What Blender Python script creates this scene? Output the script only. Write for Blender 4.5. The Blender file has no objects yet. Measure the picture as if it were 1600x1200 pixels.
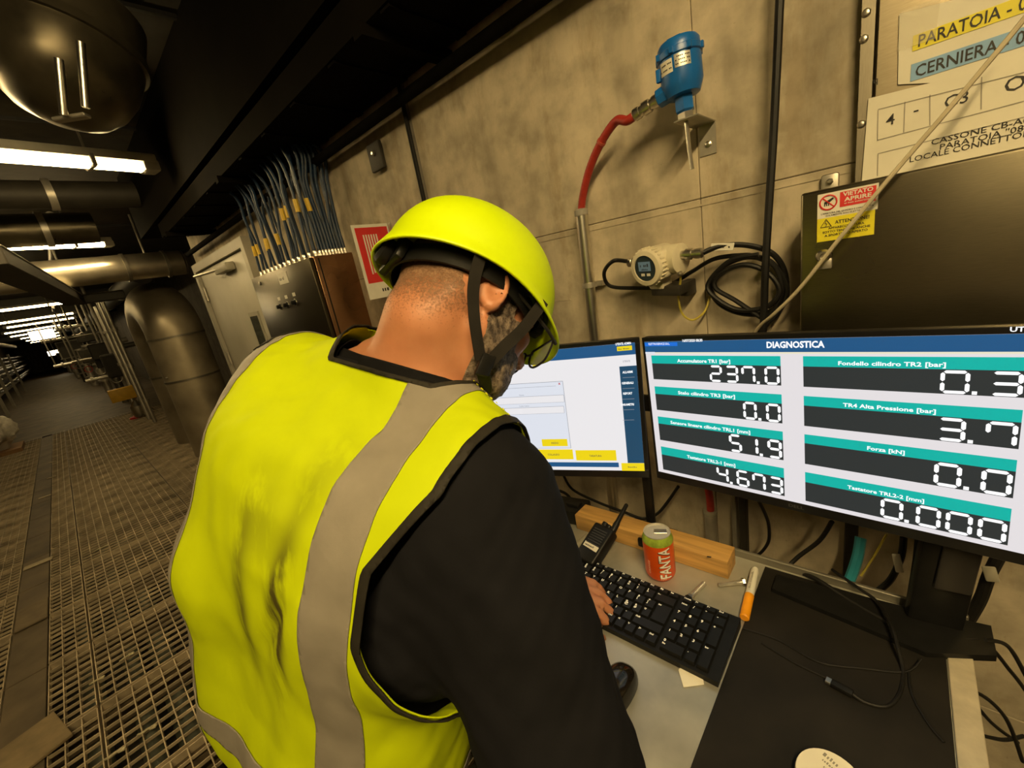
import bpy, bmesh, math, random
import numpy as np
from mathutils import Vector as V, Matrix
random.seed(7)
rng = np.random.default_rng(7)

# ------------------------------------------------------------------ camera
CZ = 1.65                      # camera height above the grating
FL = -CZ                       # floor height in camera-centred coordinates
FPX = 650.0                    # focal length in pixels of the 1600x1200 frame
R = np.array([[0.739, 0.0517, -0.6718], [0.6501, -0.3167, 0.6907], [-0.1771, -0.9471, -0.2676]])
u_, s_, vt_ = np.linalg.svd(R); R = u_ @ vt_
def ray(px, py):
    return R @ np.array([px - 800.0, py - 600.0, FPX])
def at(px, py, **k):
    """point of the place seen at a photo pixel, on the plane X=, Y= or Z= (camera-centred) or at depth D="""
    d = ray(px, py); (a, v), = k.items()
    s = v / FPX if a == 'D' else v / d['XYZ'.index(a)]
    return V(d * s)
sc = bpy.context.scene
cam = bpy.data.cameras.new('camera'); cam_o = bpy.data.objects.new('camera', cam)
sc.collection.objects.link(cam_o); sc.camera = cam_o
cam.sensor_width = 36.0; cam.lens = 36.0 * FPX / 1600.0; cam.clip_start = 0.02; cam.clip_end = 200
mw = Matrix.Identity(4)
for i in range(3):
    mw[i][0] = R[i][0]; mw[i][1] = -R[i][1]; mw[i][2] = -R[i][2]
mw.translation = (0, 0, CZ); cam_o.matrix_world = mw

# ------------------------------------------------------------------ world, light, exposure
w = bpy.data.worlds.new('world'); sc.world = w; w.use_nodes = True
w.node_tree.nodes['Background'].inputs[0].default_value = (0.010, 0.008, 0.005, 1)
w.node_tree.nodes['Background'].inputs[1].default_value = 1.0
sc.view_settings.view_transform = 'Standard'; sc.view_settings.look = 'None'
sc.view_settings.gamma = 1.0; sc.view_settings.use_curve_mapping = False
sc.view_settings.exposure = 0.0
LAMP = (1.0, 0.73, 0.33)       # colour of the fluorescent tubes
TUBE_NEAR, TUBE_FAR = 52.0, 30.0; TUBE_DESK = 185.0

# ------------------------------------------------------------------ scene bookkeeping
COL = sc.collection
ABS = {}
def _reg(o, parent, loc=None):
    COL.objects.link(o); ABS[o] = V(loc) if loc is not None else V((0, 0, 0))
    if parent: o.parent = parent
    return o
def tag(o, label=None, cat=None, group=None, kind=None):
    if label: o['label'] = label
    if cat: o['category'] = cat
    if group: o['group'] = group
    if kind: o['kind'] = kind
    return o
def thing(name, label, cat, group=None):
    return tag(_reg(bpy.data.objects.new(name, None), None), label, cat, group)
def inst(name, src, parent, loc, rot=None):
    o = bpy.data.objects.new(name, src.data if hasattr(src, 'data') else src)
    if rot: o.rotation_euler = rot
    return _reg(o, parent, loc)

def catmull(pts, n=8, closed=False):
    P = [V(p) for p in pts]; out = []
    m = len(P)
    for i in range(m if closed else m - 1):
        if closed: p0, p1, p2, p3 = P[(i-1) % m], P[i], P[(i+1) % m], P[(i+2) % m]
        else: p0, p1, p2, p3 = P[max(i-1, 0)], P[i], P[i+1], P[min(i+2, m-1)]
        for k in range(n):
            t = k / n
            out.append(0.5 * ((2*p1) + (p2-p0)*t + (2*p0-5*p1+4*p2-p3)*t*t + (3*p1-p0-3*p2+p3)*t**3))
    if not closed: out.append(P[-1])
    return out

class MB:
    def __init__(s): s.v = []; s.f = []
    def add(s, vs, fs):
        o = len(s.v); s.v += [tuple(p) for p in vs]; s.f += [tuple(i + o for i in f) for f in fs]; return s
    def obox(s, c, ax, ay, az):
        c, ax, ay, az = V(c), V(ax), V(ay), V(az)
        vs = [c + ax*i + ay*j + az*k for k in (-1, 1) for j in (-1, 1) for i in (-1, 1)]
        fs = [(0,2,3,1), (4,5,7,6), (0,1,5,4), (2,6,7,3), (0,4,6,2), (1,3,7,5)]
        if ax.cross(ay).dot(az) < 0: fs = [f[::-1] for f in fs]
        return s.add(vs, fs)
    def box(s, x0, x1, y0, y1, z0, z1):
        return s.obox(((x0+x1)/2, (y0+y1)/2, (z0+z1)/2), ((x1-x0)/2, 0, 0), (0, (y1-y0)/2, 0), (0, 0, (z1-z0)/2))
    def rbox(s, c, ax, ay, az, bev=.003, seg=2):
        ax, ay, az = V(ax), V(ay), V(az)
        bm = bmesh.new(); bmesh.ops.create_cube(bm, size=2)
        for v in bm.verts: v.co = V((v.co.x*ax.length, v.co.y*ay.length, v.co.z*az.length))
        bmesh.ops.bevel(bm, geom=bm.edges[:], offset=bev, segments=seg, profile=.5, affect='EDGES')
        m = Matrix((ax.normalized(), ay.normalized(), az.normalized())).transposed()
        bm.verts.index_update()
        vs = [V(c) + m @ v.co for v in bm.verts]; fs = [tuple(v.index for v in f.verts) for f in bm.faces]
        if m.determinant() < 0: fs = [f[::-1] for f in fs]
        bm.free(); return s.add(vs, fs)
    def tube(s, pts, r, n=10, closed=False, flat=None):
        P = [V(p) for p in pts]; m = len(P)
        rr = r if isinstance(r, (list, tuple)) else [r]*m
        T = []
        for i in range(m):
            a = P[(i-1) % m] if (closed or i) else P[0]; b = P[(i+1) % m] if (closed or i < m-1) else P[-1]
            t = (b - a); T.append(t.normalized() if t.length > 1e-9 else V((0,0,1)))
        nrm = T[0].orthogonal().normalized(); vs = []
        for i in range(m):
            nrm = (nrm - T[i]*nrm.dot(T[i])); nrm = nrm.normalized() if nrm.length > 1e-9 else T[i].orthogonal().normalized()
            b = T[i].cross(nrm)
            for k in range(n):
                a = 2*math.pi*k/n
                vs.append(P[i] + (nrm*math.cos(a) + b*math.sin(a))*rr[i])
        fs = []
        for i in range(m if closed else m-1):
            j = (i+1) % m
            for k in range(n):
                l = (k+1) % n
                fs.append((i*n+k, i*n+l, j*n+l, j*n+k))
        if not closed:
            fs.append(tuple(range(n))[::-1]); fs.append(tuple((m-1)*n+k for k in range(n)))
        return s.add(vs, fs)
    def ribbon(s, pts, nrms, wid, th):
        """flat strap along pts; nrms = surface normals"""
        P = [V(p) for p in pts]; m = len(P); vs = []; fs = []
        for i in range(m):
            t = (P[min(i+1, m-1)] - P[max(i-1, 0)]).normalized(); n = V(nrms[i]); n = (n - t*n.dot(t)).normalized(); b = t.cross(n)
            for (p, q) in ((-1,-1), (1,-1), (1,1), (-1,1)): vs.append(P[i] + b*wid/2*p + n*th/2*q)
        for i in range(m-1):
            for k in range(4):
                l = (k+1) % 4; fs.append((i*4+k, i*4+l, i*4+4+l, i*4+4+k))
        fs.append((3,2,1,0)); fs.append(tuple((m-1)*4+k for k in range(4)))
        return s.add(vs, fs)
    def lathe(s, prof, o, axis=(0,0,1), n=24, ref=None):
        ax = V(axis).normalized(); x = V(ref) if ref else ax.orthogonal(); x = (x - ax*x.dot(ax)).normalized(); y = ax.cross(x)
        vs = []; fs = []; o = V(o)
        for (r, z) in prof:
            for k in range(n):
                a = 2*math.pi*k/n; vs.append(o + ax*z + (x*math.cos(a) + y*math.sin(a))*max(r, 1e-5))
        for i in range(len(prof)-1):
            for k in range(n):
                l = (k+1) % n; fs.append((i*n+k, i*n+l, (i+1)*n+l, (i+1)*n+k))
        fs.append(tuple(range(n))[::-1]); fs.append(tuple((len(prof)-1)*n+k for k in range(n)))
        return s.add(vs, fs)
    def cyl(s, a, b, r, n=16, r2=None):
        a, b = V(a), V(b); return s.lathe([(r, 0), (r if r2 is None else r2, (b-a).length)], a, b-a, n)
    def prism(s, poly, vec):
        n = len(poly); P = [V(p) for p in poly]; v = V(vec)
        nn = (P[1]-P[0]).cross(P[2]-P[1])
        fs = [tuple(range(n))[::-1], tuple(range(n, 2*n))] + [(i, (i+1) % n, n+(i+1) % n, n+i) for i in range(n)]
        if nn.dot(v) < 0: fs = [f[::-1] for f in fs]
        return s.add(P + [p + v for p in P], fs)
    def build(s, name, mat, parent=None, smooth=True, ang=35, loc=None):
        me = bpy.data.meshes.new(name)
        vs = s.v
        if loc is not None: vs = [tuple(V(p) - V(loc)) for p in vs]
        me.from_pydata(vs, [], s.f); me.update()
        if mat: me.materials.append(mat)
        if smooth:
            me.polygons.foreach_set('use_smooth', [True]*len(me.polygons)); me.set_sharp_from_angle(angle=math.radians(ang))
        return _reg(bpy.data.objects.new(name, me), parent, loc)

_tc = {}
def text_verts(txt, bold=0.0, align='CENTER'):
    """flat text as (verts, faces) with a cap height of about 1, centred or left aligned on x"""
    key = (txt, bold, align)
    if key not in _tc:
        cu = bpy.data.curves.new('t', 'FONT'); cu.body = txt; cu.align_x = align; cu.size = 1.45; cu.offset = bold; cu.resolution_u = 2
        ob = bpy.data.objects.new('t', cu); COL.objects.link(ob)
        dg = bpy.context.evaluated_depsgraph_get(); me = bpy.data.meshes.new_from_object(ob.evaluated_get(dg))
        _tc[key] = ([tuple(v.co) for v in me.vertices], [tuple(p.vertices) for p in me.polygons])
        bpy.data.objects.remove(ob); bpy.data.curves.remove(cu); bpy.data.meshes.remove(me)
    return _tc[key]
def text_add(mb, txt, o, ex, ey, h, width=None, bold=0.02, align='CENTER', xs=1.0):
    vs, fs = text_verts(txt, bold, align)
    if not vs: return mb
    xs_ = [v[0] for v in vs]; wd = max(xs_) - min(xs_)
    sx = h*xs if width is None else width / wd
    o, ex, ey = V(o), V(ex), V(ey)
    mb.add([o + ex*(v[0]*sx) + ey*(v[1]*h) for v in vs], fs); return mb

def greek(mb, o, ex, ey, width, h, seed=1):
    """a line of print too small to read in the photograph: short dark strokes"""
    r_ = random.Random(seed); o, ex, ey = V(o), V(ex).normalized(), V(ey).normalized(); x = -width/2
    while x < width/2 - h*.5:
        w_ = h*r_.choice((.35, .5, .6)); k = r_.random(); hh = h*(.7 if k < .6 else 1.0)
        if r_.random() > .12:
            a = o + ex*x; mb.add([a, a+ex*w_, a+ex*w_+ey*hh, a+ey*hh], [(0,1,2,3)])
        x += w_ + h*.28
    return mb
# ------------------------------------------------------------------ materials
def new_mat(name):
    m = bpy.data.materials.new(name); m.use_nodes = True
    nt = m.node_tree; b = nt.nodes['Principled BSDF']; return m, nt, b
def noise_node(nt, scale, detail=4, stretch=None, src='Object', rough=.55):
    tc = nt.nodes.new('ShaderNodeTexCoord'); mp = nt.nodes.new('ShaderNodeMapping'); no = nt.nodes.new('ShaderNodeTexNoise')
    if stretch: mp.inputs['Scale'].default_value = stretch
    no.inputs['Scale'].default_value = scale; no.inputs['Detail'].default_value = detail; no.inputs['Roughness'].default_value = rough
    nt.links.new(tc.outputs[src], mp.inputs['Vector']); nt.links.new(mp.outputs[0], no.inputs['Vector']); return no
def ramp(nt, src, stops):
    r = nt.nodes.new('ShaderNodeValToRGB'); nt.links.new(src, r.inputs[0])
    e = r.color_ramp.elements
    while len(e) < len(stops): e.new(.5)
    for x, (p, c) in zip(e, stops):
        x.position = p; x.color = (c, c, c, 1) if not hasattr(c, '__len__') else (*c, 1)
    return r
def mix(nt, a, b, fac, mode='MIX'):
    n = nt.nodes.new('ShaderNodeMix'); n.data_type = 'RGBA'; n.blend_type = mode
    for sock, val in ((n.inputs[6], a), (n.inputs[7], b)):
        if hasattr(val, 'links') or hasattr(val, 'is_linked'): nt.links.new(val, sock)
        else: sock.default_value = (*val, 1)
    if hasattr(fac, 'is_linked'): nt.links.new(fac, n.inputs[0])
    else: n.inputs[0].default_value = fac
    return n.outputs[2]
def bump(nt, b, h, strength, dist=.002):
    n = nt.nodes.new('ShaderNodeBump'); n.inputs['Strength'].default_value = strength; n.inputs['Distance'].default_value = dist
    nt.links.new(h, n.inputs['Height']); nt.links.new(n.outputs[0], b.inputs['Normal']); return n
def M(name, col, rough=.5, metal=0., var=.12, scale=25, bmp=0., stretch=None, detail=4, spec=.5, rvar=0.):
    m, nt, b = new_mat(name)
    no = noise_node(nt, scale, detail, stretch)
    lo = tuple(c*(1-var) for c in col); hi = tuple(min(1, c*(1+var)) for c in col)
    r = ramp(nt, no.outputs[0], [(.3, lo), (.7, hi)]); nt.links.new(r.outputs[0], b.inputs['Base Color'])
    b.inputs['Roughness'].default_value = rough; b.inputs['Metallic'].default_value = metal; b.inputs['Specular IOR Level'].default_value = spec
    if rvar:
        rr = ramp(nt, no.outputs[0], [(.3, max(0, rough-rvar)), (.7, min(1, rough+rvar))]); nt.links.new(rr.outputs[0], b.inputs['Roughness'])
    if bmp: bump(nt, b, no.outputs[0], bmp)
    return m
def E(name, col, s=1.0):
    m, nt, b = new_mat(name)
    b.inputs['Base Color'].default_value = (.01, .01, .01, 1); b.inputs['Roughness'].default_value = .35
    b.inputs['Emission Color'].default_value = (*col, 1); b.inputs['Emission Strength'].default_value = s
    return m
def srgb(*c):
    return tuple(((x/255)/12.92 if x/255 <= .04045 else (((x/255)+.055)/1.055)**2.4) for x in c)

def concrete(name, col, bmp=.35, dark=.55):
    m, nt, b = new_mat(name)
    n1 = noise_node(nt, 2.2, 6, (1, 1, .6)); n2 = noise_node(nt, 14, 8); n3 = noise_node(nt, 7, 5, (1.0, 1.0, .18)); n4 = noise_node(nt, 90, 3)
    r1 = ramp(nt, n1.outputs[0], [(.3, tuple(c*.72 for c in col)), (.68, tuple(c*1.22 for c in col))])
    r2 = ramp(nt, n2.outputs[0], [(.30, .58), (.60, 1.0)]); r3 = ramp(nt, n3.outputs[0], [(.36, dark), (.52, 1.0)])
    c1 = mix(nt, r1.outputs[0], r2.outputs[0], .8, 'MULTIPLY'); c2 = mix(nt, c1, r3.outputs[0], .55, 'MULTIPLY')
    r4 = ramp(nt, n4.outputs[0], [(.24, .55), (.33, 1.0)]); c3 = mix(nt, c2, r4.outputs[0], .5, 'MULTIPLY')
    n5 = noise_node(nt, 4.5, 6, (1.6,1,.5), rough=.7); r5 = ramp(nt, n5.outputs[0], [(.36, (.62,.55,.45)), (.47, (1,1,1))]); c3 = mix(nt, c3, r5.outputs[0], .5, 'MULTIPLY')
    n6 = noise_node(nt, 6, 5, (1,1,1.4)); r6 = ramp(nt, n6.outputs[0], [(.60, 0.), (.70, 1.)]); c3 = mix(nt, c3, tuple(min(1, c*1.25) for c in col), mix(nt, (0,0,0), r6.outputs[0], .45))
    nt.links.new(c3, b.inputs['Base Color']); b.inputs['Roughness'].default_value = .78; b.inputs['Specular IOR Level'].default_value = .35
    bump(nt, b, n2.outputs[0], bmp, .006); return m

MT = {}
MT['concrete'] = concrete('concrete', (.52, .45, .33))
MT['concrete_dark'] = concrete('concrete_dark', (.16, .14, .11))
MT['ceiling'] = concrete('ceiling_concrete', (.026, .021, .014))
MT['galv'] = M('galvanised_steel', (.36, .345, .30), .45, .75, .18, 18, .05, rvar=.1)
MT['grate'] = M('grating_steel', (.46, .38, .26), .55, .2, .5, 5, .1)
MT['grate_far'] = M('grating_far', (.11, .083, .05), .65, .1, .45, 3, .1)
MT['pit'] = M('pit_dark', (.02, .017, .012), .9, 0, .4, 3)
MT['steel'] = M('polished_steel', (.72, .69, .62), .30, 1., .05, 30)
MT['steel_dull'] = M('dull_steel', (.48, .45, .39), .42, .7, .15, 25, .03)
MT['clad'] = M('aluminium_cladding', (.36, .31, .22), .46, .6, .25, 3, .1, rvar=.1)
MT['black'] = M('black_plastic', (.008, .008, .008), .42, 0, .2, 60, .03, spec=.25)
MT['black_rub'] = M('black_rubber', (.008, .0075, .007), .5, 0, .3, 50, spec=.3)
MT['dark_metal'] = M('dark_metal', (.030, .026, .019), .6, .2, .3, 8)
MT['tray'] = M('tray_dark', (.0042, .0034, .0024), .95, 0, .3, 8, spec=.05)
MT['grey_paint'] = M('grey_paint', (.30, .28, .22), .5, 0, .15, 8)
MT['white'] = M('white_plastic', (.72, .70, .62), .45, 0, .06, 20)
MT['paper'] = M('paper', (.72, .69, .58), .7, 0, .05, 15)
MT['ink'] = M('print_ink', (.015, .013, .012), .6, 0, .1, 40)
MT['red_ink'] = M('red_print', (.62, .03, .03), .5, 0, .06, 40)
MT['yellow_ink'] = M('yellow_print', (.72, .64, .02), .5, 0, .06, 40)
MT['blue_ink'] = M('blue_print', (.22, .40, .66), .5, 0, .06, 40)
MT['tag_yellow'] = M('yellow_tag', (.75, .50, .03), .5, 0, .1, 40)
MT['blue_cable'] = M('blue_cable', (.006, .027, .072), .5, 0, .3, 30)
def brushed(name, col, rough, stretch):
    m, nt, b = new_mat(name); n = noise_node(nt, 60, 3, stretch); n2 = noise_node(nt, 3, 3)
    r = ramp(nt, n.outputs[0], [(.3, tuple(c*.85 for c in col)), (.7, col)]); nt.links.new(r.outputs[0], b.inputs['Base Color'])
    b.inputs['Metallic'].default_value = 1.; rr = ramp(nt, n2.outputs[0], [(.3, rough-.05), (.7, rough+.06)]); nt.links.new(rr.outputs[0], b.inputs['Roughness'])
    return m
MT['inox'] = brushed('brushed_inox', (.40, .37, .27), .30, (1, 1, 25))
MT['inox_dark'] = brushed('cabinet_inox', (.26, .23, .16), .30, (1, 1, 20))

def tagS(o): o['kind'] = 'structure'; return o
# ================================================================== THE SETTING
WY = 1.10                                  # face of the concrete wall beside the desk
WX0 = -4.75                                # far end of that wall
m = MB(); m.box(WX0, 3.2, WY+.003, WY+.9, FL-.6, 1.25)
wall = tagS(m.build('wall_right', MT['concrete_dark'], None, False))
xs = [WX0, -3.1, -1.335, -.352, .62, 1.9, 3.2]; zs = [FL-.4, -1.12, .072, 1.25]
for i in range(len(xs)-1):
    for j in range(len(zs)-1):
        g = .0007; gl = .011 if abs(xs[i]+1.335) < .01 else g; gr = .011 if abs(xs[i+1]+1.335) < .01 else g
        x0, x1, z0, z1 = xs[i]+gl, xs[i+1]-gr, zs[j]+g, zs[j+1]-g
        mm = MB(); mm.rbox(((x0+x1)/2, WY+.02, (z0+z1)/2), ((x1-x0)/2, 0, 0), (0, .02, 0), (0, 0, (z1-z0)/2), .0018, 1)
        mm.build('concrete_panel', MT['concrete'], wall, True)
# cast seams left by the shuttering boards on the panels
for k, (z, xa, xb, t) in enumerate([(.058, -.90, .05, .0016), (-.13, -1.25, -.75, .0013), (-.55, -1.2, .1, .0015)]):
    mm = MB(); mm.box(xa, xb, WY-t, WY+.004, z-.0022, z+.0022); mm.build('formwork_ridge', MT['concrete'], wall, False)
mm = MB(); mm.box(-.215, -.211, WY-.0015, WY+.004, -1.1, 1.2); mm.build('formwork_ridge', MT['concrete'], wall, False)

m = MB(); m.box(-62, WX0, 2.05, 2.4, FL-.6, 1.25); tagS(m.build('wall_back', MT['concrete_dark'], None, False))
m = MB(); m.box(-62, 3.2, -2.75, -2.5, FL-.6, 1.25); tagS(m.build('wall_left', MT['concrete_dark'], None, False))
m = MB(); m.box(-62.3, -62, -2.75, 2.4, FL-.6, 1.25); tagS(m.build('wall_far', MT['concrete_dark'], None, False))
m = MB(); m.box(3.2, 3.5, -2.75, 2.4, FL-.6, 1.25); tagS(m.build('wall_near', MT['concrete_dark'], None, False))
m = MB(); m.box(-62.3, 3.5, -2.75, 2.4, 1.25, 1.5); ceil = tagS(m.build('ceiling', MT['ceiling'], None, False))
m = MB(); m.box(WX0, 3.2, .78, WY+.003, .775, 1.25); tagS(m.build('shade_soffit_1', MT['tray'], None, False))  # dark box added above the tray to keep the upper wall dark
for x in [-1.0, -2.3, -3.6, -4.9, -6.6, -9., -12., -16., -21., -27., -34.]:
    mm = MB(); mm.box(x-.012, x+.012, -2.5, 1.1 if x > WX0 else 2.05, 1.235, 1.26); mm.build('ceiling_joint', MT['black_rub'], ceil, False)

# floor: open grating panels over a dark service pit, solid chequer strip beyond
m = MB(); m.box(-62, 3.2, -2.5, 2.05, FL-.62, FL-.55); floor = tagS(m.build('floor', MT['pit'], None, False))
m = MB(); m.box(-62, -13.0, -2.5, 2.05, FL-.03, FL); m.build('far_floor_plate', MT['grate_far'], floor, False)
def grating_mesh(name, lx, ly, px=.064, py=.056):
    q = MB(); h = .028
    n = max(2, int(round(ly/py)))
    for i in range(1, n): y = ly*i/n; q.box(0, lx, y-.0022, y+.0022, -h, 0)
    n = max(2, int(round(lx/px)))
    for i in range(1, n): x = lx*i/n; q.box(x-.0022, x+.0022, 0, ly, -h*.55, -.001)
    for a in (0, lx): q.box(a-.004 if a else 0, a if a else .004, 0, ly, -h-.006, .0005)
    for a in (0, ly): q.box(0, lx, a-.004 if a else 0, a if a else .004, -h-.006, .0005)
    me = bpy.data.meshes.new(name); me.from_pydata(q.v, [], q.f); me.update(); me.materials.append(MT['grate']); return me
ycols = [(-2.5, -1.62), (-1.61, -.745), (-.575, -.405), (-.395, .36), (.37, 1.095)]
PX = .655
gm = [grating_mesh('grating_panel', PX-.02, b-a) for a, b in ycols]
gfar = grating_mesh('grating_panel', PX-.02, .93)
x = 1.2; k = 0
while x > -13.0:
    for c, (a, b) in enumerate(ycols):
        if c == 0 and x > -9: continue
        inst('grating_panel', gm[c], floor, (x-PX, a, FL))
    if x-PX < WX0: inst('grating_panel', gfar, floor, (x-PX, 1.105, FL))
    # support beam under each panel joint
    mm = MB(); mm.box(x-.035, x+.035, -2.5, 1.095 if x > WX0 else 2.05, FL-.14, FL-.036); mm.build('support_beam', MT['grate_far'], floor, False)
    # solid strip between the panel rows
    mm = MB(); mm.rbox((x-PX/2, -.66, FL-.006), (PX/2-.004, 0, 0), (0, .078, 0), (0, 0, .006), .002, 1); mm.build('cover_strip', MT['grate_far'], floor, False)
    x -= PX; k += 1
# pipes lying in the pit under the grating
for i, (y, z, r) in enumerate([(-.30, -.30, .045), (-.16, -.33, .06), (.02, -.28, .035), (.55, -.32, .07), (-.5, -.36, .05), (-1.1, -.3, .08)]):
    mm = MB(); mm.cyl((-16, y, FL+z), (2.5, y, FL+z), r, 12)
    lab = ['thin grey-green pipe under the grating beside the chequer strip', 'thicker grey-green pipe under the walkway grating', 'thinnest pipe under the middle of the walkway grating',
           'wide pipe under the grating below the wall', 'pipe under the chequer strip of the walkway', 'widest pipe under the grating on the far side'][i]
    tag(mm.build('service_pipe', M('pit_pipe%d' % i, (.10, .11, .085), .5, .3, .3, 5)), lab, 'pipe', 'pipes in the pit under the grating')
# loose clips and scraps lying on the grating
cl = [(150,1065,.05,.4,'pale'), (197,1028,.05,.2,'pale'), (228,1143,.06,.5,'pale'), (178,1180,.06,.4,'pale'), (70,776,.11,.15,'brown'), (80,746,.09,.1,'brown'), (60,880,.17,.1,'brown'), (158,857,.08,.2,'pale'), (82,722,.08,.1,'brown')]
desc = ['pale clip on the grating nearest the vest, upper left one', 'pale clip on the grating, closest to the joint band', 'largest pale twisted clip on the grating at the lower edge', 'pale scrap on the grating at the bottom edge of the photo',
        'pale tag plate on the chequer strip, middle of three', 'pale tag plate on the chequer strip, farther one', 'widest pale plate on the walkway strip', 'small bright scrap on the grating halfway along the walkway', 'farthest small plate lying on the walkway']
for (px, py, L, a, kd), d in zip(cl, desc):
    p = at(px, py, Z=FL+.006); e = V((math.sin(a), math.cos(a), 0)); q = MB()
    if kd == 'pale':
        q.tube(catmull([p-e*L/2, p-e*L*.2+V((.01,0,.008)), p+e*L*.15+V((-.006,0,.004)), p+e*L/2+V((.004,0,.012))], 5), .005, 6)
        q.rbox(p+e*L/2+V((0,0,.008)), e*.012, e.cross(V((0,0,1)))*.009, (0,0,.004), .002, 1)
    else:
        q.rbox(p, e*L/2, e.cross(V((0,0,1)))*L*.22, (0,0,.003), .0015, 1)
    tag(q.build('floor_clip', M('clip_'+kd, (.5,.45,.3) if kd == 'pale' else (.36,.30,.19), .6, 0, .2, 60)), d, 'clip', 'clips and plates lying on the floor')
p = at(45, 1170, Z=FL+.01); q = MB(); q.rbox(p, (.13,.03,0), (-.03,.11,0), (0,0,.008), .003, 1)
tag(q.build('floor_plate', M('tan_board', (.22,.165,.09), .8, 0, .2, 12)), 'tan board lying on the walkway at the lower left corner', 'board')
p = at(50, 960, Z=FL+.01); q = MB(); q.rbox(p, (.16,0,0), (0,.075,0), (0,0,.006), .003, 1)
tag(q.build('floor_plate', M('brown_board', (.15,.115,.07), .8, 0, .2, 12)), 'brown worn plate lying on the walkway strip above the tan board', 'board')

# ------------------------------------------------------------------ fluorescent battens across the gallery
E_TUBE = E('tube_glow', LAMP, TUBE_NEAR)
hous = M('lamp_housing', (.55,.53,.45), .5, 0, .08, 20)
diffm = E('tube_far', LAMP, TUBE_FAR)
def batten(label, X, yend, Z, L=1.55, yaw=0., core=E_TUBE):
    t = thing('ceiling_batten_lamp', label, 'lamp', 'fluorescent battens across the gallery')
    c = V((X, yend, Z)); d = V((math.sin(yaw), -math.cos(yaw), 0)); s = V((0,0,1)).cross(d)
    up = V((0,0,1)); mid = c + d*L/2
    MB().rbox(mid + up*.035, d*L/2, s*.055, up*.022, .008).build('housing', hous, t)
    MB().rbox(mid - up*.004, d*(L/2-.05), s*.034, up*.022, .018, 3).build('diffuser', core, t)
    for e in (0, 1):
        MB().rbox(c + d*(L*e + (.03 if e == 0 else -.03)), d*.04, s*.05, up*.03, .014, 2).build('end_cap', hous, t)
        pp = c + d*(L*(.18 + .64*e))
        MB().rbox(pp + up*.002, d*.012, s*.058, up*.03, .004, 1).build('clip', MT['steel_dull'], t)
        MB().cyl(pp + up*.05, V((pp.x, pp.y, 1.25)), .006, 6).build('hanger_rod', MT['steel_dull'], t)
    return t
spots = [(-3.13,.70,.885,.18,'nearest glowing batten lamp, at the upper left edge'), (-5.8,.71,.92,.24,'second glowing batten lamp, above the silver duct'), (-9.3,.12,.92,.12,'third batten lamp, cut short behind the diagonal duct'),
         (-12.55,.49,.92,.12,'fourth batten lamp down the gallery'), (-16.6,.73,.92,.06,'fifth batten lamp down the gallery'), (-19.2,.80,.92,.06,'sixth batten lamp down the gallery'), (-23.,.55,.92,0,'seventh batten lamp down the gallery'),
         (-27.,.5,.92,0,'eighth batten lamp down the gallery'), (-32.,.6,.92,0,'ninth batten lamp down the gallery'), (-38.,.6,.92,0,'tenth batten lamp down the gallery'), (-45.,.6,.92,0,'farthest batten lamp at the end of the gallery')]
for X, ye, Z, yw, lb in spots: batten(lb, X, ye, Z, 1.55, yw, E_TUBE if X > -9 else diffm)
batten('batten lamp overhead behind the photographer, out of the picture', .55, .25, 1.06, 1.75, .0, E('tube_desk', LAMP, TUBE_DESK))
# floodlights far down the gallery
for (px, py, X, wd, lb) in [(66,523,-24.,.36,'large bright floodlight far down the gallery'), (86,551,-46.,.4,'round bright lamp at the vanishing point of the gallery')]:
    p = at(px, py, X=X); t = thing('flood_lamp', lb, 'lamp')
    MB().rbox(p + V((-.06,0,0)), (.05,0,0), (0,wd,0), (0,0,.22), .02).build('housing', MT['dark_metal'], t)
    MB().rbox(p, (.015,0,0), (0,wd*.92,0), (0,0,.17), .01).build('lens', E('flood_glow', (1,.8,.5), 12), t)
    MB().cyl(p+V((-.06,0,.2)), V((p.x-.06,p.y,1.25)), .02, 8).build('hanger_rod', MT['dark_metal'], t)

# ------------------------------------------------------------------ ducts and pipes of the gallery
clad2 = M('cladding_seam', (.22,.2,.16), .45, .8, .2, 10)
def duct_u():
    t = thing('insulated_duct', 'big grey inverted-U clad duct rising from the floor by the wall', 'duct')
    r = .30; y = 1.08; xf, xr = -6.75, -7.95; zt = -.03; br = (xf-xr)/2
    pts = [V((xf, y, FL)), V((xf, y, -.9)), V((xf, y, zt-.05))]
    arc = [V((xf-br+br*math.cos(a), y, zt+br*.62*math.sin(a))) for a in [math.pi*i/18 for i in range(19)]]
    MB().tube([V((xf,y,FL)), V((xf,y,-.62))], r, 28).build('front_leg', MT['clad'], t)
    MB().tube([V((xf,y,-.62)), V((xf,y,zt-.02))] + arc + [V((xr,y,zt-.02)), V((xr,y,-.62))], r, 28).build('bend', MT['clad'], t)
    MB().tube([V((xr,y,FL)), V((xr,y,-.62))], r, 28).build('rear_leg', MT['clad'], t)
    for xx, z in ((xf,-.62), (xf,zt-.05), (xr,-.62)):
        MB().lathe([(r+.001,-.012), (r+.007,-.012), (r+.007,.012), (r+.001,.012)], (xx,y,z), (0,0,1), 28).build('seam_band', clad2, t)
    MB().cyl((xf+.13,y-.27,-.55), (xf+.13,y-.29,-.55), .012, 8).build('rivet', MT['steel'], t)
duct_u()
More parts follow.
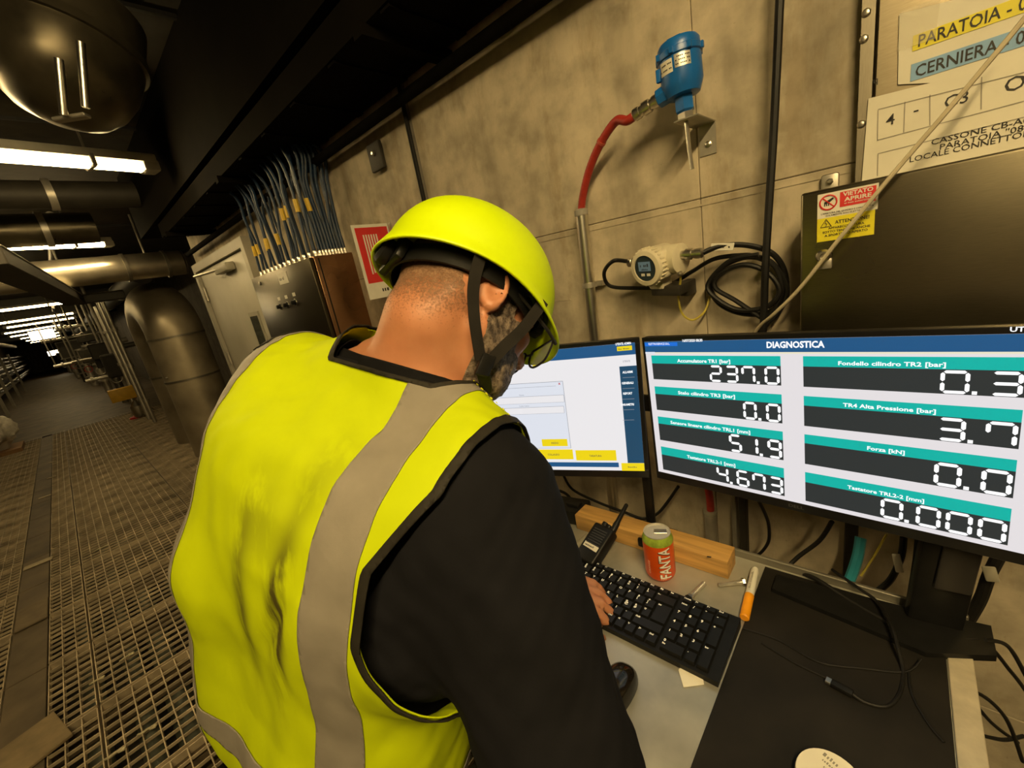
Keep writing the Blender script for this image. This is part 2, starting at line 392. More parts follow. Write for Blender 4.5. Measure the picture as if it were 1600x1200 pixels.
# crosswise silver duct under the second lamp
t = thing('cross_duct', 'horizontal silver clad duct under the second batten lamp', 'duct')
a = at(284, 410, X=-6.1); b = at(40, 413, X=-6.1); b.x = a.x; b.z = a.z
MB().cyl(a, b + V((0,-1.2,0)), .135, 24).build('pipe', M('bright_cladding', (.55,.50,.40), .3, .9, .2, 6, .1), t)
for yy in (.15, .5): MB().lathe([(.136,-.015), (.146,-.015), (.146,.015), (.136,.015)], a+V((0,-yy,0)), (0,1,0), 24).build('seam_band', clad2, t)
MB().lathe([(.02,-.02), (.1,-.015), (.135,0)], a+V((0,.018,0)), (0,1,0), 24).build('end_cap', clad2, t)
for yy in (.3,): MB().cyl(a+V((0,-yy,.1)), V((a.x, a.y-yy, 1.25)), .01, 8).build('hanger_rod', MT['steel_dull'], t)
# diagonal cable duct
t = thing('cable_duct', 'dark box duct running diagonally under the lamps', 'duct')
a = at(-30, 402, Z=.50); b = at(118, 470, Z=.50); c = at(196, 465, X=b.x)
for n, (p, q) in enumerate(((a, b), (b, V((b.x, c.y, b.z))))):
    d = (q-p); L = d.length; d.normalize(); s_ = d.cross(V((0,0,1))).normalized()
    MB().rbox((p+q)/2, d*L/2, s_*.08, (0,0,.045), .006, 1).build('channel', MT['dark_metal'], t)
    MB().rbox((p+q)/2+V((0,0,.049)), d*L/2, s_*.085, (0,0,.004), .002, 1).build('lid', MT['grey_paint'], t)
MB().cyl(b, V((b.x, b.y, 1.25)), .012, 8).build('hanger_rod', MT['steel_dull'], t)
# bowl-shaped duct end in the upper left corner with two steel rods
t = thing('vessel_bottom', 'dark metal bowl-shaped duct end hanging in the upper left corner', 'duct')
c = at(100, 190, D=1.5); bm_ = M('bowl_metal', (.11,.095,.065), .38, .8, .3, 6, .1, rvar=.12)
bx = V((-.0517,.3167,.9471)).normalized(); hb_ = (1.243-c.z-.226*.33)/bx.z
MB().lathe([(.02,0), (.075,.008), (.13,.035), (.175,.085), (.205,.15), (.222,.24), (.226,hb_)], c, bx, 40).build('shell', bm_, t)
MB().lathe([(.2225,.255), (.236,.255), (.236,.285), (.2235,.285)], c, bx, 40).build('flange', bm_, t)
for (px, py, py2) in ((92, 92, 180), (126, 66, 168)):
    MB().cyl(at(px, py, D=1.262), at(px+8, py2, D=1.30), .011, 14).build('steel_rod', MT['steel'], t)
MB().rbox(at(112, 184, D=1.33), V((.55,.6,0)).normalized()*.05, V((-.6,.55,0)).normalized()*.015, (0,0,.006), .003, 1).build('bracket', MT['steel_dull'], t)
# more ceiling ducts and pipes
def run(name, label, p, q, r, mat, cat='pipe', group=None, bands=()):
    t = thing(name, label, cat, group); MB().cyl(p, q, r, 18).build('pipe', mat, t); d = (V(q)-V(p))
    for f in bands: MB().lathe([(r+.001,-.02), (r+.012,-.02), (r+.012,.02), (r+.001,.02)], V(p)+d*f, d, 18).build('band', MT['steel_dull'], t)
    return t
run('ceiling_pipe', 'dark pipe under the ceiling crossing behind the nearest lamp', (-4.3,-2.4,1.02), (-4.3,1.0,1.02), .09, MT['dark_metal'], bands=(.55,.8))
run('ceiling_pipe', 'grey clad pipe between the first and second lamps', (-5.0,-2.4,.93), (-5.0,.55,.93), .12, bm_, bands=(.7,.9))
run('ceiling_pipe', 'thin bright pipe along the ceiling over the walkway', (-30,.35,1.12), (-5.4,.35,1.12), .03, MT['steel_dull'])
run('ceiling_pipe', 'thick dark pipe along the ceiling by the far wall', (-40,1.3,.95), (-9.,1.3,.95), .16, MT['dark_metal'], bands=(.6,.8,.9))
run('ceiling_pipe', 'silver pipe along the ceiling left of the floodlight', (-40,-1.5,.75), (-12.,-1.5,.75), .1, MT['clad'], bands=(.5,.7,.85))
for k, X in enumerate((-10.4, -14.2, -18.1, -22., -26., -31.)):
    t = thing('ceiling_beam', ['nearest', 'second', 'third', 'fourth', 'fifth', 'farthest'][k] + ' dark beam under the ceiling down the gallery', 'beam', 'ceiling beams')
    MB().box(X-.08, X+.08, -2.5, 2.05, 1.06, 1.08).build('lower_flange', MT['dark_metal'], t, False)
    MB().box(X-.008, X+.008, -2.5, 2.05, 1.08, 1.25).build('web', MT['dark_metal'], t, False)
# pipe rack along the far left side
pc = [M('rack_pipe%d' % i, c, .35, .7, .2, 3) for i, c in enumerate([(.5,.47,.4), (.2,.19,.16), (.6,.57,.5), (.12,.12,.1)])]
for i, (y, z, r) in enumerate([(-1.95,-.05,.07), (-1.75,-.22,.05), (-2.05,-.38,.09), (-1.7,-.52,.06), (-1.9,-.72,.08), (-1.65,-.92,.05), (-1.85,-1.12,.1), (-1.7,.12,.05)]):
    lb = ['highest but one', 'third from the top', 'fourth from the top', 'fifth from the top', 'sixth from the top', 'last but one', 'lowest and thickest', 'topmost'][i]
    run('rack_pipe', lb + ' of the long pipes on the rack at the left edge', (-58,y,z), (-9,y,z), r, pc[i % 4], group='long pipes on the left-hand rack', bands=[.3,.5,.6,.7,.75,.8,.85,.9])
for k, X in enumerate([-13.2, -15.2, -17.4, -20., -23., -27., -32.]):
    t = thing('pipe_rack_post', ['nearest', 'second', 'third', 'fourth', 'fifth', 'sixth', 'farthest'][k] + ' upright of the pipe rack on the left', 'post', 'pipe rack uprights')
    MB().box(X-.04, X+.04, -1.58, -1.50, FL, .3).build('upright', MT['grey_paint'], t, False)
    for z in (-.15, -.62, -1.02): MB().box(X-.03, X+.03, -2.2, -1.5, z-.03, z).build('arm', MT['grey_paint'], t, False)
# wrapped bundle at the left edge
t = thing('wrapped_bundle', 'bundle wrapped in crumpled clear plastic on the floor at the left edge', 'bundle')
b0 = at(12, 706, Z=FL); q = MB()
bm = bmesh.new(); bmesh.ops.create_icosphere(bm, subdivisions=4, radius=1)
for v in bm.verts:
    n = 1 + .16*math.sin(7*v.co.x+3*v.co.z) * math.sin(6*v.co.y+2) + .07*math.sin(19*v.co.x+13*v.co.y) * math.sin(17*v.co.z)
    v.co = V((v.co.x*.42*n, v.co.y*.42*n, max(-.9, v.co.z)*.38*n))
q.add([v.co + b0 + V((0,-.2,.42)) for v in bm.verts], [[v.index for v in f.verts] for f in bm.faces]); bm.free()
q.build('plastic_wrap', M('plastic_wrap', (.62,.58,.50), .3, 0, .25, 14, .4), t, ang=60)
MB().box(b0.x-.45, b0.x+.45, b0.y-.65, b0.y+.22, FL, FL+.07).build('pallet', M('pallet_wood', (.3,.17,.08), .8, 0, .3, 10), t, False)

# machinery along the right-hand side of the gallery
def valve_stand(label, px, py, X, h, r, box, col):
    """vertical pipe with flanges, a hand wheel and an actuator box; (px,py) is its foot"""
    p = at(px, py, Z=FL); t = thing('valve_stand', label, 'valve', 'valve stands along the gallery'); mt = pc[col]
    MB().cyl(p, p+V((0,0,h)), r, 14).build('pipe', mt, t)
    for f in (.25, .6, .98): MB().lathe([(r,-.03), (r*1.7,-.03), (r*1.7,.03), (r,.03)], p+V((0,0,h*f)), (0,0,1), 14).build('flange', MT['steel_dull'], t)
    if box: MB().rbox(p+V((.05,-r,h*.78)), (box*.6,0,0), (0,box,0), (0,0,box*1.1), .015, 1).build('actuator_box', MT['dark_metal'], t)
    c = p+V((r+.09,0,h*.45)); MB().tube([c+V((0,math.cos(a)*.12,math.sin(a)*.12)) for a in [2*math.pi*i/16 for i in range(16)]], .012, 6, True).build('hand_wheel', MT['red_ink'] if col == 2 else MT['steel_dull'], t)
    MB().cyl(p+V((0,0,h*.45)), c, .015, 8).build('stem', MT['steel_dull'], t)
    MB().cyl(p+V((0,0,h*.95)), p+V((0,1.0,h*.95)), r*.8, 12).build('branch_pipe', mt, t)
valve_stand('nearest valve stand with dark actuator box beside the big duct', 198, 628, -14, 1.55, .09, .16, 1)
valve_stand('second valve stand with pale pipe beyond the yellow box', 172, 612, -17, 1.7, .11, .2, 0)
valve_stand('third valve stand with red hand wheel down the gallery', 150, 602, -20, 1.6, .12, 0, 2)
valve_stand('fourth valve stand with dark box in the clutter', 136, 596, -23, 1.75, .12, .22, 3)
valve_stand('fifth pale valve stand far along the right side', 124, 590, -26, 1.5, .13, 0, 2)
valve_stand('farthest valve stand near the round bright lamp', 112, 582, -32, 1.7, .15, .2, 0)
for k, (px, py, X, w_, h_, z_) in enumerate([(160,548,-15.,.24,.2,0), (182,570,-12.5,.2,.26,0), (140,525,-18.,.3,.16,0), (112,545,-25.,.4,.35,0)]):
    p = at(px, py, X=X); t = thing('junction_box', ['dark junction box in the clutter right of the lamps', 'dark square junction box beside the big clad duct', 'flat junction box under the cross pipe far off', 'grey junction box farthest down the gallery'][k], 'box', 'junction boxes in the gallery')
    MB().rbox(p, (.1,0,0), (0,w_,0), (0,0,h_), .02, 1).build('body', MT['dark_metal'] if k != 3 else MT['grey_paint'], t)
    MB().rbox(p+V((.105,0,0)), (.008,0,0), (0,w_*.9,0), (0,0,h_*.9), .006, 1).build('door', MT['dark_metal'], t)
    MB().cyl(p+V((0,0,h_)), V((p.x,p.y,1.25)), .03, 8).build('conduit', MT['steel_dull'], t)
# tall thin pipes beside the duct
for k, (px, X, r) in enumerate([(183,-11.2,.035), (190,-10.6,.03), (176,-12.4,.04)]):
    p = at(px, 540, X=X); t = thing('riser_pipe', ['thin pale riser pipe left of the big duct, middle one', 'thin riser pipe closest to the big duct', 'thin riser pipe farthest from the big duct'][k], 'pipe', 'riser pipes by the duct')
    MB().cyl(V((p.x,p.y,FL)), V((p.x,p.y,.75)), r, 10).build('pipe', pc[2 if k != 1 else 0], t)
    for z in (-1.2,-.5,.2): MB().cyl(V((p.x,p.y,z-.03)), V((p.x,p.y,z+.03)), r*1.6, 10).build('coupling', MT['steel_dull'], t)
for k, (px, py, X, L_, r) in enumerate([(128,508,-19.,1.2,.05), (150,520,-16.,.9,.045), (104,528,-27.,1.6,.07), (160,590,-16.5,.7,.05), (118,566,-23.6,1.2,.06), (140,560,-18.4,.8,.05)]):
    p = at(px, py, X=X); t = thing('cross_pipe', ['bright pipe crossing high among the far valves', 'short bright pipe high beside the riser pipes', 'bright pipe nearest the large floodlight', 'low bright pipe at the foot of the valves', 'bright pipe low near the round far lamp', 'bright pipe in the middle of the valve clutter'][k], 'pipe', 'bright cross pipes among the valves')
    MB().cyl(p-V((0,L_/2,0)), p+V((0,L_/2,0)), r, 12).build('pipe', MT['steel'], t)
    for s_ in (-1,1): MB().cyl(p+V((0,s_*L_*.3-.03,0)), p+V((0,s_*L_*.3+.03,0)), r*1.7, 12).build('flange', MT['steel_dull'], t)
    for s_ in (-1,1): MB().cyl(p+V((0,s_*L_*.45,0)), V((p.x,p.y+s_*L_*.45,1.25)), .02, 8).build('hanger_rod', MT['steel_dull'], t)
# yellow box on a stand with a steel bottle below
p = at(216, 652, Z=FL); t = thing('yellow_box_stand', 'bright yellow box on a steel stand at the foot of the duct', 'box')
MB().rbox(p+V((0,-.06,.56)), (.1,0,0), (0,.22,0), (0,0,.13), .01).build('box', M('yellow_box', (.62,.36,.02), .5, 0, .1, 10), t)
MB().cyl(p+V((0,.02,0)), p+V((0,.02,.44)), .05, 12).build('post', MT['steel'], t)
MB().lathe([(.02,0), (.1,.02), (.12,.1), (.12,.26), (.06,.34), (.03,.38)], p+V((.1,.05,0)), (0,0,1), 18).build('bottle', MT['steel'], t)
MB().lathe([(.14,0), (.14,.03), (.1,.04)], p, (0,0,1), 16).build('foot', MT['red_ink'], t)
# ================================================================== WALL EQUIPMENT
def cable(name, label, pts, r, mat, group=None, n=8, seg=8, cat='cable'):
    return tag(MB().tube(catmull(pts, n), r, seg).build(name, mat), label, cat, group)
EX, EZ, NY = V((1,0,0)), V((0,0,1)), V((0,-1,0))

# --- cable tray along the top of the wall with blue cables in it
t = thing('cable_tray', 'dark cable tray running along the top of the concrete wall', 'cable tray')
TZ = .67
MB().box(-4.1, 3.1, .80, .806, TZ, TZ+.09).build('side_rail', MT['tray'], t, False)
MB().box(-4.1, 3.1, 1.07, 1.076, TZ, TZ+.09).build('side_rail', MT['tray'], t, False)
MB().box(-4.1, 3.1, .806, 1.07, TZ+.0, TZ+.003).build('shade_plate', MT['tray'], t, False)  # solid bottom added to the tray so that it casts shade
for i in range(24): MB().box(-4.0+i*.3, -3.96+i*.3, .806, 1.07, TZ-.008, TZ).build('rung', MT['tray'], t, False)
for i in range(5): MB().box(-3.9+i*1.4, -3.86+i*1.4, .78, 1.1, TZ-.03, TZ).build('wall_bracket', MT['tray'], t, False)
for i in range(14):
    y = .83+.017*i; z = TZ+.026+.022*(i % 3)
    pts = [(-4.2+k*.56, y+random.uniform(-.008,.008), z+random.uniform(-.006,.012)) for k in range(14)]
    cable('tray_cable', 'one of the blue cables bunched in the tray along the top of the wall', pts, .010, MT['blue_cable'], 'blue cables in the wall tray', 3, 6)
run('conduit_rail', 'dark conduit along the wall just under the cable tray', (-4.6,1.03,.60), (3.,1.03,.60), .018, MT['tray'])
p = at(588, 245, Y=1.08); t = thing('wall_clamp', 'small plate with bright bolt on the wall under the tray', 'clamp')
MB().rbox(p, (.045,0,0), (0,.008,0), (0,0,.05), .004).build('plate', MT['dark_metal'], t)
MB().lathe([(.012,0), (.012,.006), (.006,.01)], p+V((0,-.008,.012)), (0,-1,0), 6).build('bolt', MT['steel'], t)
# black expansion cable down the wall joint
cable('joint_cable', 'black strip running down the vertical joint of the concrete wall', [(-1.335,1.088,1.2), (-1.334,1.086,.6), (-1.337,1.088,0), (-1.335,1.087,-.7), (-1.335,1.088,-1.6)], .008, MT['black_rub'])

# --- far steel control cabinet with its row of blue cables
fx0, fx1, fy = -2.80, -1.975, .905
ct = thing('control_cabinet', 'dark steel wall cabinet with three switches under the blue cables', 'cabinet')
zc = .205; zb = -.62
MB().rbox(((fx0+fx1)/2,(fy+WY)/2,(zc+zb)/2), ((fx1-fx0)/2,0,0), (0,(WY-fy)/2,0), (0,0,(zc-zb)/2), .004).build('body', brushed('copper_tinted_steel', (.36,.20,.11), .28, (1,1,20)), ct)
dr = MB().rbox(((fx0+fx1)/2,fy-.012,(zc+zb)/2), ((fx1-fx0)/2-.004,0,0), (0,.009,0), (0,0,(zc-zb)/2-.004), .003).build('door', brushed('cabinet_door_dark', (.085,.072,.048), .32, (1,1,20)), ct)
MB().box(fx1-.001, fx1+.002, fy+.018, fy+.024, zb+.01, zc-.01).build('door_gasket', MT['black_rub'], ct, False)
def cabpt(px, py): return at(px, py, Y=fy-.022)
p = cabpt(442, 435); MB().rbox(p, (.062,0,0), (0,.001,0), (0,0,.028), .0005, 1).build('label_plate', MT['white'], dr)
q = MB(); greek(q, p+V((0,-.0016,-.008)), EX, EZ, .09, .016); q.build('label_text', MT['ink'], dr, False)
for k, (px, py) in enumerate([(436,467), (447,464), (459,460)]):
    p = cabpt(px, py); MB().rbox(p, (.017,0,0), (0,.001,0), (0,0,.009), .0005, 1).build('switch_label', MT['white'], dr)
    p = cabpt(px+3, py+12)
    MB().lathe([(.016,0), (.016,.006), (.010,.008), (.010,.022), (.006,.024)], p, (0,-1,0), 16).build('switch', MT['black'], dr)
    MB().lathe([(.0175,0), (.0175,.003), (.015,.004)], p, (0,-1,0), 16).build('switch_ring', MT['steel'], dr)
for px, py in ((407,443),): MB().lathe([(.01,0), (.01,.004), (.004,.006)], cabpt(px,py), (0,-1,0), 12).build('door_screw', MT['steel'], dr)
p = cabpt(433, 538); MB().rbox(p, (.05,0,0), (0,.001,0), (0,0,.022), .0005, 1).build('warning_sticker', M('pink_sticker', (.62,.25,.2), .5), dr)
# glands and blue cables on the cabinet top
gi = 0
N1, N2 = 13, 9
for i in range(N1 + N2 + 6):
    if i < N1: x, y = fx0+.035+(fx1-fx0-.07)*i/(N1-1), fy+.03
    elif i < N1+N2: x, y = fx1-.03, fy+.05+(WY-fy-.07)*(i-N1)/(N2-1)
    else: x, y = fx0+.15+.11*(i-N1-N2), fy+.12
    MB().lathe([(.012,0), (.012,.012), (.009,.014), (.009,.024), (.007,.028)], (x,y,zc), (0,0,1), 8).build('cable_gland', MT['steel'], ct)
    s = i/(N1-1) if i < N1 else 1.0
    top = random.uniform(.02, .09)
    lean = random.uniform(-.03, .05)
    if i < N1:
        pts = [(x,y,zc+.02), (x+.005,y+random.uniform(-.01,.01),zc+.14), (x+lean*.6,y+random.uniform(-.015,.015),zc+.30), (x-.02+lean,y-.005,zc+.43), (x-.12+lean,.88+random.uniform(-.03,.05),TZ+.02+top), (x-.36,.92+random.uniform(-.05,.08),TZ+.04+top*.6), (x-.75,.93+random.uniform(-.05,.1),TZ+.03+top*.4)]
    else:
        pts = [(x,y,zc+.02), (x-.005,y,zc+.14), (x+lean*.6,y+random.uniform(-.02,.01),zc+.31), (x+.02+lean,y-.01,zc+.44), (x-.06+lean,.95+random.uniform(-.05,.05),TZ+.01+top), (x-.3,.95+random.uniform(-.05,.08),TZ+.03+top*.5), (x-.7,.95+random.uniform(-.05,.08),TZ+.03+top*.4)]
    if i < N1: lb = 'blue cable entering the cabinet top, number %s along its front edge from the far end' % ['one','two','three','four','five','six','seven','eight','nine','ten','eleven','twelve','thirteen'][i]
    elif i < N1+N2: lb = 'one of the blue cables entering the cabinet top near its copper-tinted side'
    else: lb = 'one of the blue cables behind the front row on the cabinet top'
    grp = ['blue cables along the cabinet front edge', 'blue cables at the cabinet side', 'blue cables in the back row'][0 if i < N1 else 1 if i < N1+N2 else 2]
    cb = thing('drop_cable', lb, 'cable', grp)
    MB().tube(catmull(pts, 7), .0072, 7).build('sheath', MT['blue_cable'], cb)
    if i in (0, 1, 3, 4, 6, 8, 9, 11, 14):
        h = zc + (.14 if i < 7 else .23); f = catmull(pts, 12); a_ = min(range(len(f)), key=lambda k: abs(f[k].z-h)); d = (f[a_+1]-f[a_]).normalized()
        MB().cyl(f[a_]-d*.025, f[a_]+d*.03, .0115, 8).build('yellow_marker', MT['tag_yellow'], cb)

# --- flag sign with fire hose
sx = -1.62; a = at(548, 352, X=sx); b = at(578, 467, X=sx); yl = (a.y+b.y)/2; zt_, zb_ = a.z, b.z-.005
t = thing('fire_hose_sign', 'red and white fire hose sign standing out from the wall', 'sign')
MB().box(sx-.004, sx, yl, WY, zb_, zt_).build('board', MT['white'], t, False)
MB().box(sx, sx+.001, yl+.012, WY-.012, zb_+.065, zt_-.012).build('red_field', MT['red_ink'], t, False)
q = MB()
for k in range(6): q.box(sx+.001, sx+.0016, yl+.04+.012*k, yl+.046+.012*k, zb_+.10+.004*k, zt_-.04)
q.tube([V((sx+.0013, yl+.14+.03*math.cos(u), (zb_+zt_)/2+.03*math.sin(u))) for u in [2*math.pi*i/20 for i in range(20)]], .003, 4, True)
q.build('hose_symbol', MT['white'], t, False)
q = MB(); greek(q, V((sx+.001, (yl+WY)/2+.03, zb_+.025)), V((0,1,0)), EZ, .10, .018); q.build('sign_text', MT['ink'], t, False)
MB().box(sx-.004, sx+.02, WY-.006, WY, zb_, zt_).build('mount', MT['steel_dull'], t, False)

# --- pale steel door with a window slot
dx0, dx1 = -4.62, -3.30; dzt = .44
door = tagS(MB().rbox(((dx0+dx1)/2, WY-.012, (FL+dzt)/2), ((dx1-dx0)/2,0,0), (0,.022,0), (0,0,(dzt-FL)/2), .004).build('door_1', M('door_paint', (.42,.40,.33), .45, 0, .06, 6)))
frm = M('door_frame_paint', (.36,.34,.28), .5, 0, .08, 6)
MB().box(dx0-.07, dx0-.005, WY-.06, WY, FL, dzt+.07).build('frame_post', frm, door, False)
MB().box(dx1+.005, dx1+.07, WY-.06, WY, FL, dzt+.07).build('frame_post', frm, door, False)
MB().box(dx0-.005, dx1+.005, WY-.06, WY, dzt+.006, dzt+.07).build('frame_head', frm, door, False)
wp = [at(378,482,Y=WY-.035), at(412,553,Y=WY-.035)]
wx0, wx1 = -3.66, -3.44
MB().box(wx0, wx1, WY-.045, WY-.036, -.42, .02).build('window_frame', frm, door, False)
MB().box(wx0+.03, wx1-.03, WY-.048, WY-.044, -.39, -.01).build('window_pane', M('dark_glass', (.05,.055,.045), .08, 0, .1, 4), door, False)
MB().rbox((-3.75, WY-.07, .37), (.16,0,0), (0,.03,0), (0,0,.028), .006).build('door_closer', MT['grey_paint'], door)
MB().tube([(-3.86,WY-.09,.375), (-4.25,WY-.16,.38)], .011, 8).build('closer_arm', MT['steel_dull'], door)
for z in (-1.2, -.35, .25): MB().cyl((dx0+.01,WY-.045,z-.06), (dx0+.01,WY-.045,z+.06), .014, 10).build('hinge', MT['steel_dull'], door)
MB().rbox((-3.38,WY-.06,-.62), (.03,0,0), (0,.02,0), (0,0,.07), .006).build('door_handle', MT['steel'], door)

# --- blue head transmitter with probe, bracket and red conduit
YB = 1.005
t = thing('blue_transmitter', 'blue cylindrical transmitter with steel probe on the wall', 'transmitter')
blue = M('blue_enamel', (.010,.12,.42), .32, 0, .12, 20)
c = at(1064, 112, Y=YB); r = .040
ax = V((-.05, 0, 1)).normalized()
MB().lathe([(.02,-.046), (.032,-.044), (.036,-.034), (r,-.022), (r,.022), (r+.003,.024), (r+.003,.034), (r,.036), (r,.046), (r-.004,.052), (.01,.054)], c, ax, 32).build('housing', blue, t)
for k in range(8):
    a = 2*math.pi*k/8; MB().rbox(c+ax*.03+V((math.cos(a),math.sin(a),0))*(r+.003), (.004,0,0), (0,.004,0), (0,0,.006), .001, 1).build('cap_lug', blue, t)
MB().rbox(c+ax*.058+V((-.006,0,0)), (.014,0,0), (0,.007,0), (0,0,.006), .002).build('cap_screw_boss', blue, t)
def wrapped_label(parent, z0, z1, a0, a1, mat, rr, lines):
    vs = []; fs = []; n = 10
    for i in range(n+1):
        a = a0+(a1-a0)*i/n
        for z in (z0, z1): vs.append(c + ax*z + V((math.cos(a)*rr, math.sin(a)*rr, 0)))
    for i in range(n): fs.append((2*i, 2*i+2, 2*i+3, 2*i+1))
    o = MB().add(vs, fs).build('label', mat, parent); q = MB()
    for k in range(lines):
        zz = z1-(z1-z0)*(k+.8)/(lines+.6); vv = []
        for i in range(n-1):
            if (i*7+k*3) % 5 == 0: continue
            aa = [a0+(a1-a0)*(i+.6)/n, a0+(a1-a0)*(i+1.35)/n]; pp = [c+ax*(zz+d)+V((math.cos(x)*(rr+.0004), math.sin(x)*(rr+.0004), 0)) for x in aa for d in (-.0012,.0012)]
            q.add(pp, [(0,2,3,1)])
    q.build('label_print', MT['ink'], o, False)
wrapped_label(t, -.006, .018, -2.35, -1.60, MT['paper'], r+.0006, 2)
wrapped_label(t, -.002, .021, -1.50, -.75, M('silver_label', (.5,.5,.46), .35, .5, .1, 30), r+.0006, 3)
nb = c - ax*.046
MB().lathe([(.019,0), (.019,-.026), (.014,-.03)][::-1], nb, ax, 6).build('neck_nut', blue, t)
MB().lathe([(.012,-.044), (.016,-.044), (.016,-.030), (.010,-.030)], nb, ax, 6).build('steel_nut', MT['steel'], t)
rod0 = nb-ax*.04; MB().tube([rod0, rod0-ax*.06, rod0-ax*.10+V((.002,0,0))], .0042, 10).build('probe_rod', MT['steel'], t)
zb_ = rod0.z-.004
MB().rbox((rod0.x+.006,(rod0.y+WY)/2-.008,zb_), (.024,0,0), (0,(WY-rod0.y)/2+.012,0), (0,0,.0015), .0008, 1).build('bracket_shelf', MT['steel_dull'], t)
MB().rbox((rod0.x+.012,WY-.0015,zb_-.032), (.018,0,0), (0,.0015,0), (0,0,.032), .0008, 1).build('bracket_plate', MT['steel_dull'], t)
MB().lathe([(.007,0), (.007,.003), (.003,.005)], (rod0.x+.014,WY-.003,zb_-.042), (0,-1,0), 6).build('bracket_bolt', MT['steel'], t)
# side entry and gland
g0 = c - ax*.028 + V((-.026,-.004,0)); gd = (at(986, 155, Y=YB) - at(1038, 118, Y=YB)).normalized()
MB().lathe([(.02,0), (.019,.022), (.017,.024)], g0, gd, 8).build('side_entry', blue, t)
MB().rbox(g0+V((-.012,-.018,.03)), (.005,0,0), (0,.005,0), (0,0,.012), .002).build('lock_screw', blue, t)
g1 = g0+gd*.024
MB().lathe([(.013,0), (.013,.012), (.0105,.013), (.0105,.018), (.014,.019), (.014,.034), (.011,.036), (.011,.042), (.013,.043), (.013,.056), (.0095,.06)], g1, gd, 12).build('cable_gland', MT['steel'], t)
h0 = g1+gd*.055
hp = [h0, h0+gd*.02] + [at(px, py, Y=Y) for px, py, Y in ((962,190,1.015), (938,225,1.03), (921,265,1.045), (911,305,1.055), (908,332,1.06))]
redm = M('red_hose', (.36,.028,.018), .5, 0, .15, 80, .1)
hose = thing('red_conduit_hose', 'red corrugated hose curving from blue transmitter to steel conduit', 'hose')
hc = catmull(hp, 16); MB().tube(hc, [.0098+.0004*(i % 2) for i in range(len(hc))], 12).build('hose', redm, hose)
k = 46; MB().cyl(hc[k], hc[k]+(hc[k+1]-hc[k]).normalized()*.006, .0118, 12).build('cable_tie', M('tie_red', (.45,.08,.05), .5), hose)
# steel conduit below it
pz0 = hp[-1]; ct_ = thing('steel_conduit', 'vertical stainless conduit below the red hose, clamped to the wall', 'conduit')
xb = pz0.x
MB().cyl(V((xb,1.06,pz0.z)), V((xb-.03,1.06,FL)), .0165, 20).build('tube', MT['steel'], ct_)
MB().lathe([(.0168,-.008), (.0185,-.008), (.0185,.006), (.012,.010)], V((xb,1.06,pz0.z)), (0,0,1), 20).build('end_sleeve', M('grey_sleeve', (.3,.28,.24), .6), ct_)
for z in (-.09, -.60):
    MB().lathe([(.017,-.007), (.0215,-.007), (.0215,.007), (.017,.007)], V((xb-.003,1.06,z)), (0,0,1), 20).build('pipe_clamp', MT['steel_dull'], ct_)
    MB().box(xb-.03, xb+.03, 1.075, WY, z-.007, z+.007).build('clamp_foot', MT['steel_dull'], ct_, False)

# --- cream transmitter with display
YW = 1.03
t = thing('cream_transmitter', 'cream pressure transmitter with round display on the wall', 'transmitter')
cream = M('cream_enamel', (.68,.62,.46), .4, 0, .08, 20)
c = at(1012, 418, Y=.985)
fdir = V((-.25,-.93,-.12)).normalized(); up = V((.05,0,1)); up = (up-fdir*up.dot(fdir)).normalized(); rt = up.cross(-fdir).normalized()
if rt.x < 0: rt = -rt
MB().lathe([(.030,-.075), (.040,-.07), (.042,-.04), (.042,-.02), (.044,-.018), (.044,.004), (.041,.010), (.031,.012), (.030,.008), (.001,.008)], c, fdir, 40).build('housing', cream, t)
for k in range(28):
    a = 2*math.pi*k/28; d = rt*math.cos(a)+up*math.sin(a)
    MB().rbox(c-fdir*.007+d*.0445, d*.002, d.cross(fdir)*.0022, fdir*.010, .0008, 1).build('grip_rib', cream, t)
dsp = MB().lathe([(.030,.0085), (.030,.0095), (.001,.0095)], c, fdir, 32).build('display_glass', M('display_glass', (.03,.045,.055), .12, 0, .1, 20), t)
MB().obox(c+fdir*.0102-rt*.001+up*.005, rt*.017, up*.011, fdir*.0004).build('lcd', E('lcd_glow', (.22,.30,.26), .35), dsp, False)
q = MB(); greek(q, c+fdir*.0108+up*.004, rt, up, .026, .007, 4); greek(q, c+fdir*.0108-up*.004, rt, up, .02, .004, 5); q.build('lcd_digits', MT['ink'], dsp, False)
for k in (-1,1): MB().rbox(c+fdir*.010+rt*.008*k-up*.015, rt*.005, up*.003, fdir*.0006, .0003, 1).build('push_button', MT['white'], dsp)
b2 = at(1047, 405, Y=1.02)
MB().lathe([(.030,-.032), (.034,-.03), (.034,.03), (.030,.032)], b2, rt, 28).build('rear_chamber', cream, t)
MB().rbox((c+b2)/2+V((0,.01,0)), rt*.03, fdir*.03, up*.034, .012, 3).build('body_bridge', cream, t)
MB().rbox(c-fdir*.04-up*.048, rt*.02, fdir*.02, up*.012, .004).build('base_neck', cream, t)
MB().rbox(c-fdir*.05-up*.066+rt*.02, rt*.04, fdir*.025, up*.012, .003).build('mounting_block', MT['dark_metal'], t)
MB().rbox(V((c.x+.06,1.07,c.z-.066)), rt*.012, V((0,.03,0)), up*.018, .003).build('mounting_foot', MT['dark_metal'], t)
gl = [(.010,0), (.010,.010), (.013,.011), (.013,.024), (.010,.025), (.010,.031), (.0115,.032), (.0115,.046), (.007,.05)]
gr0 = b2+rt*.03+V((.0,0,.008)); gdr = (at(1110,383,Y=1.02)-at(1060,388,Y=1.02)).normalized()
MB().lathe(gl, gr0, gdr, 12).build('right_gland', MT['steel'], t)
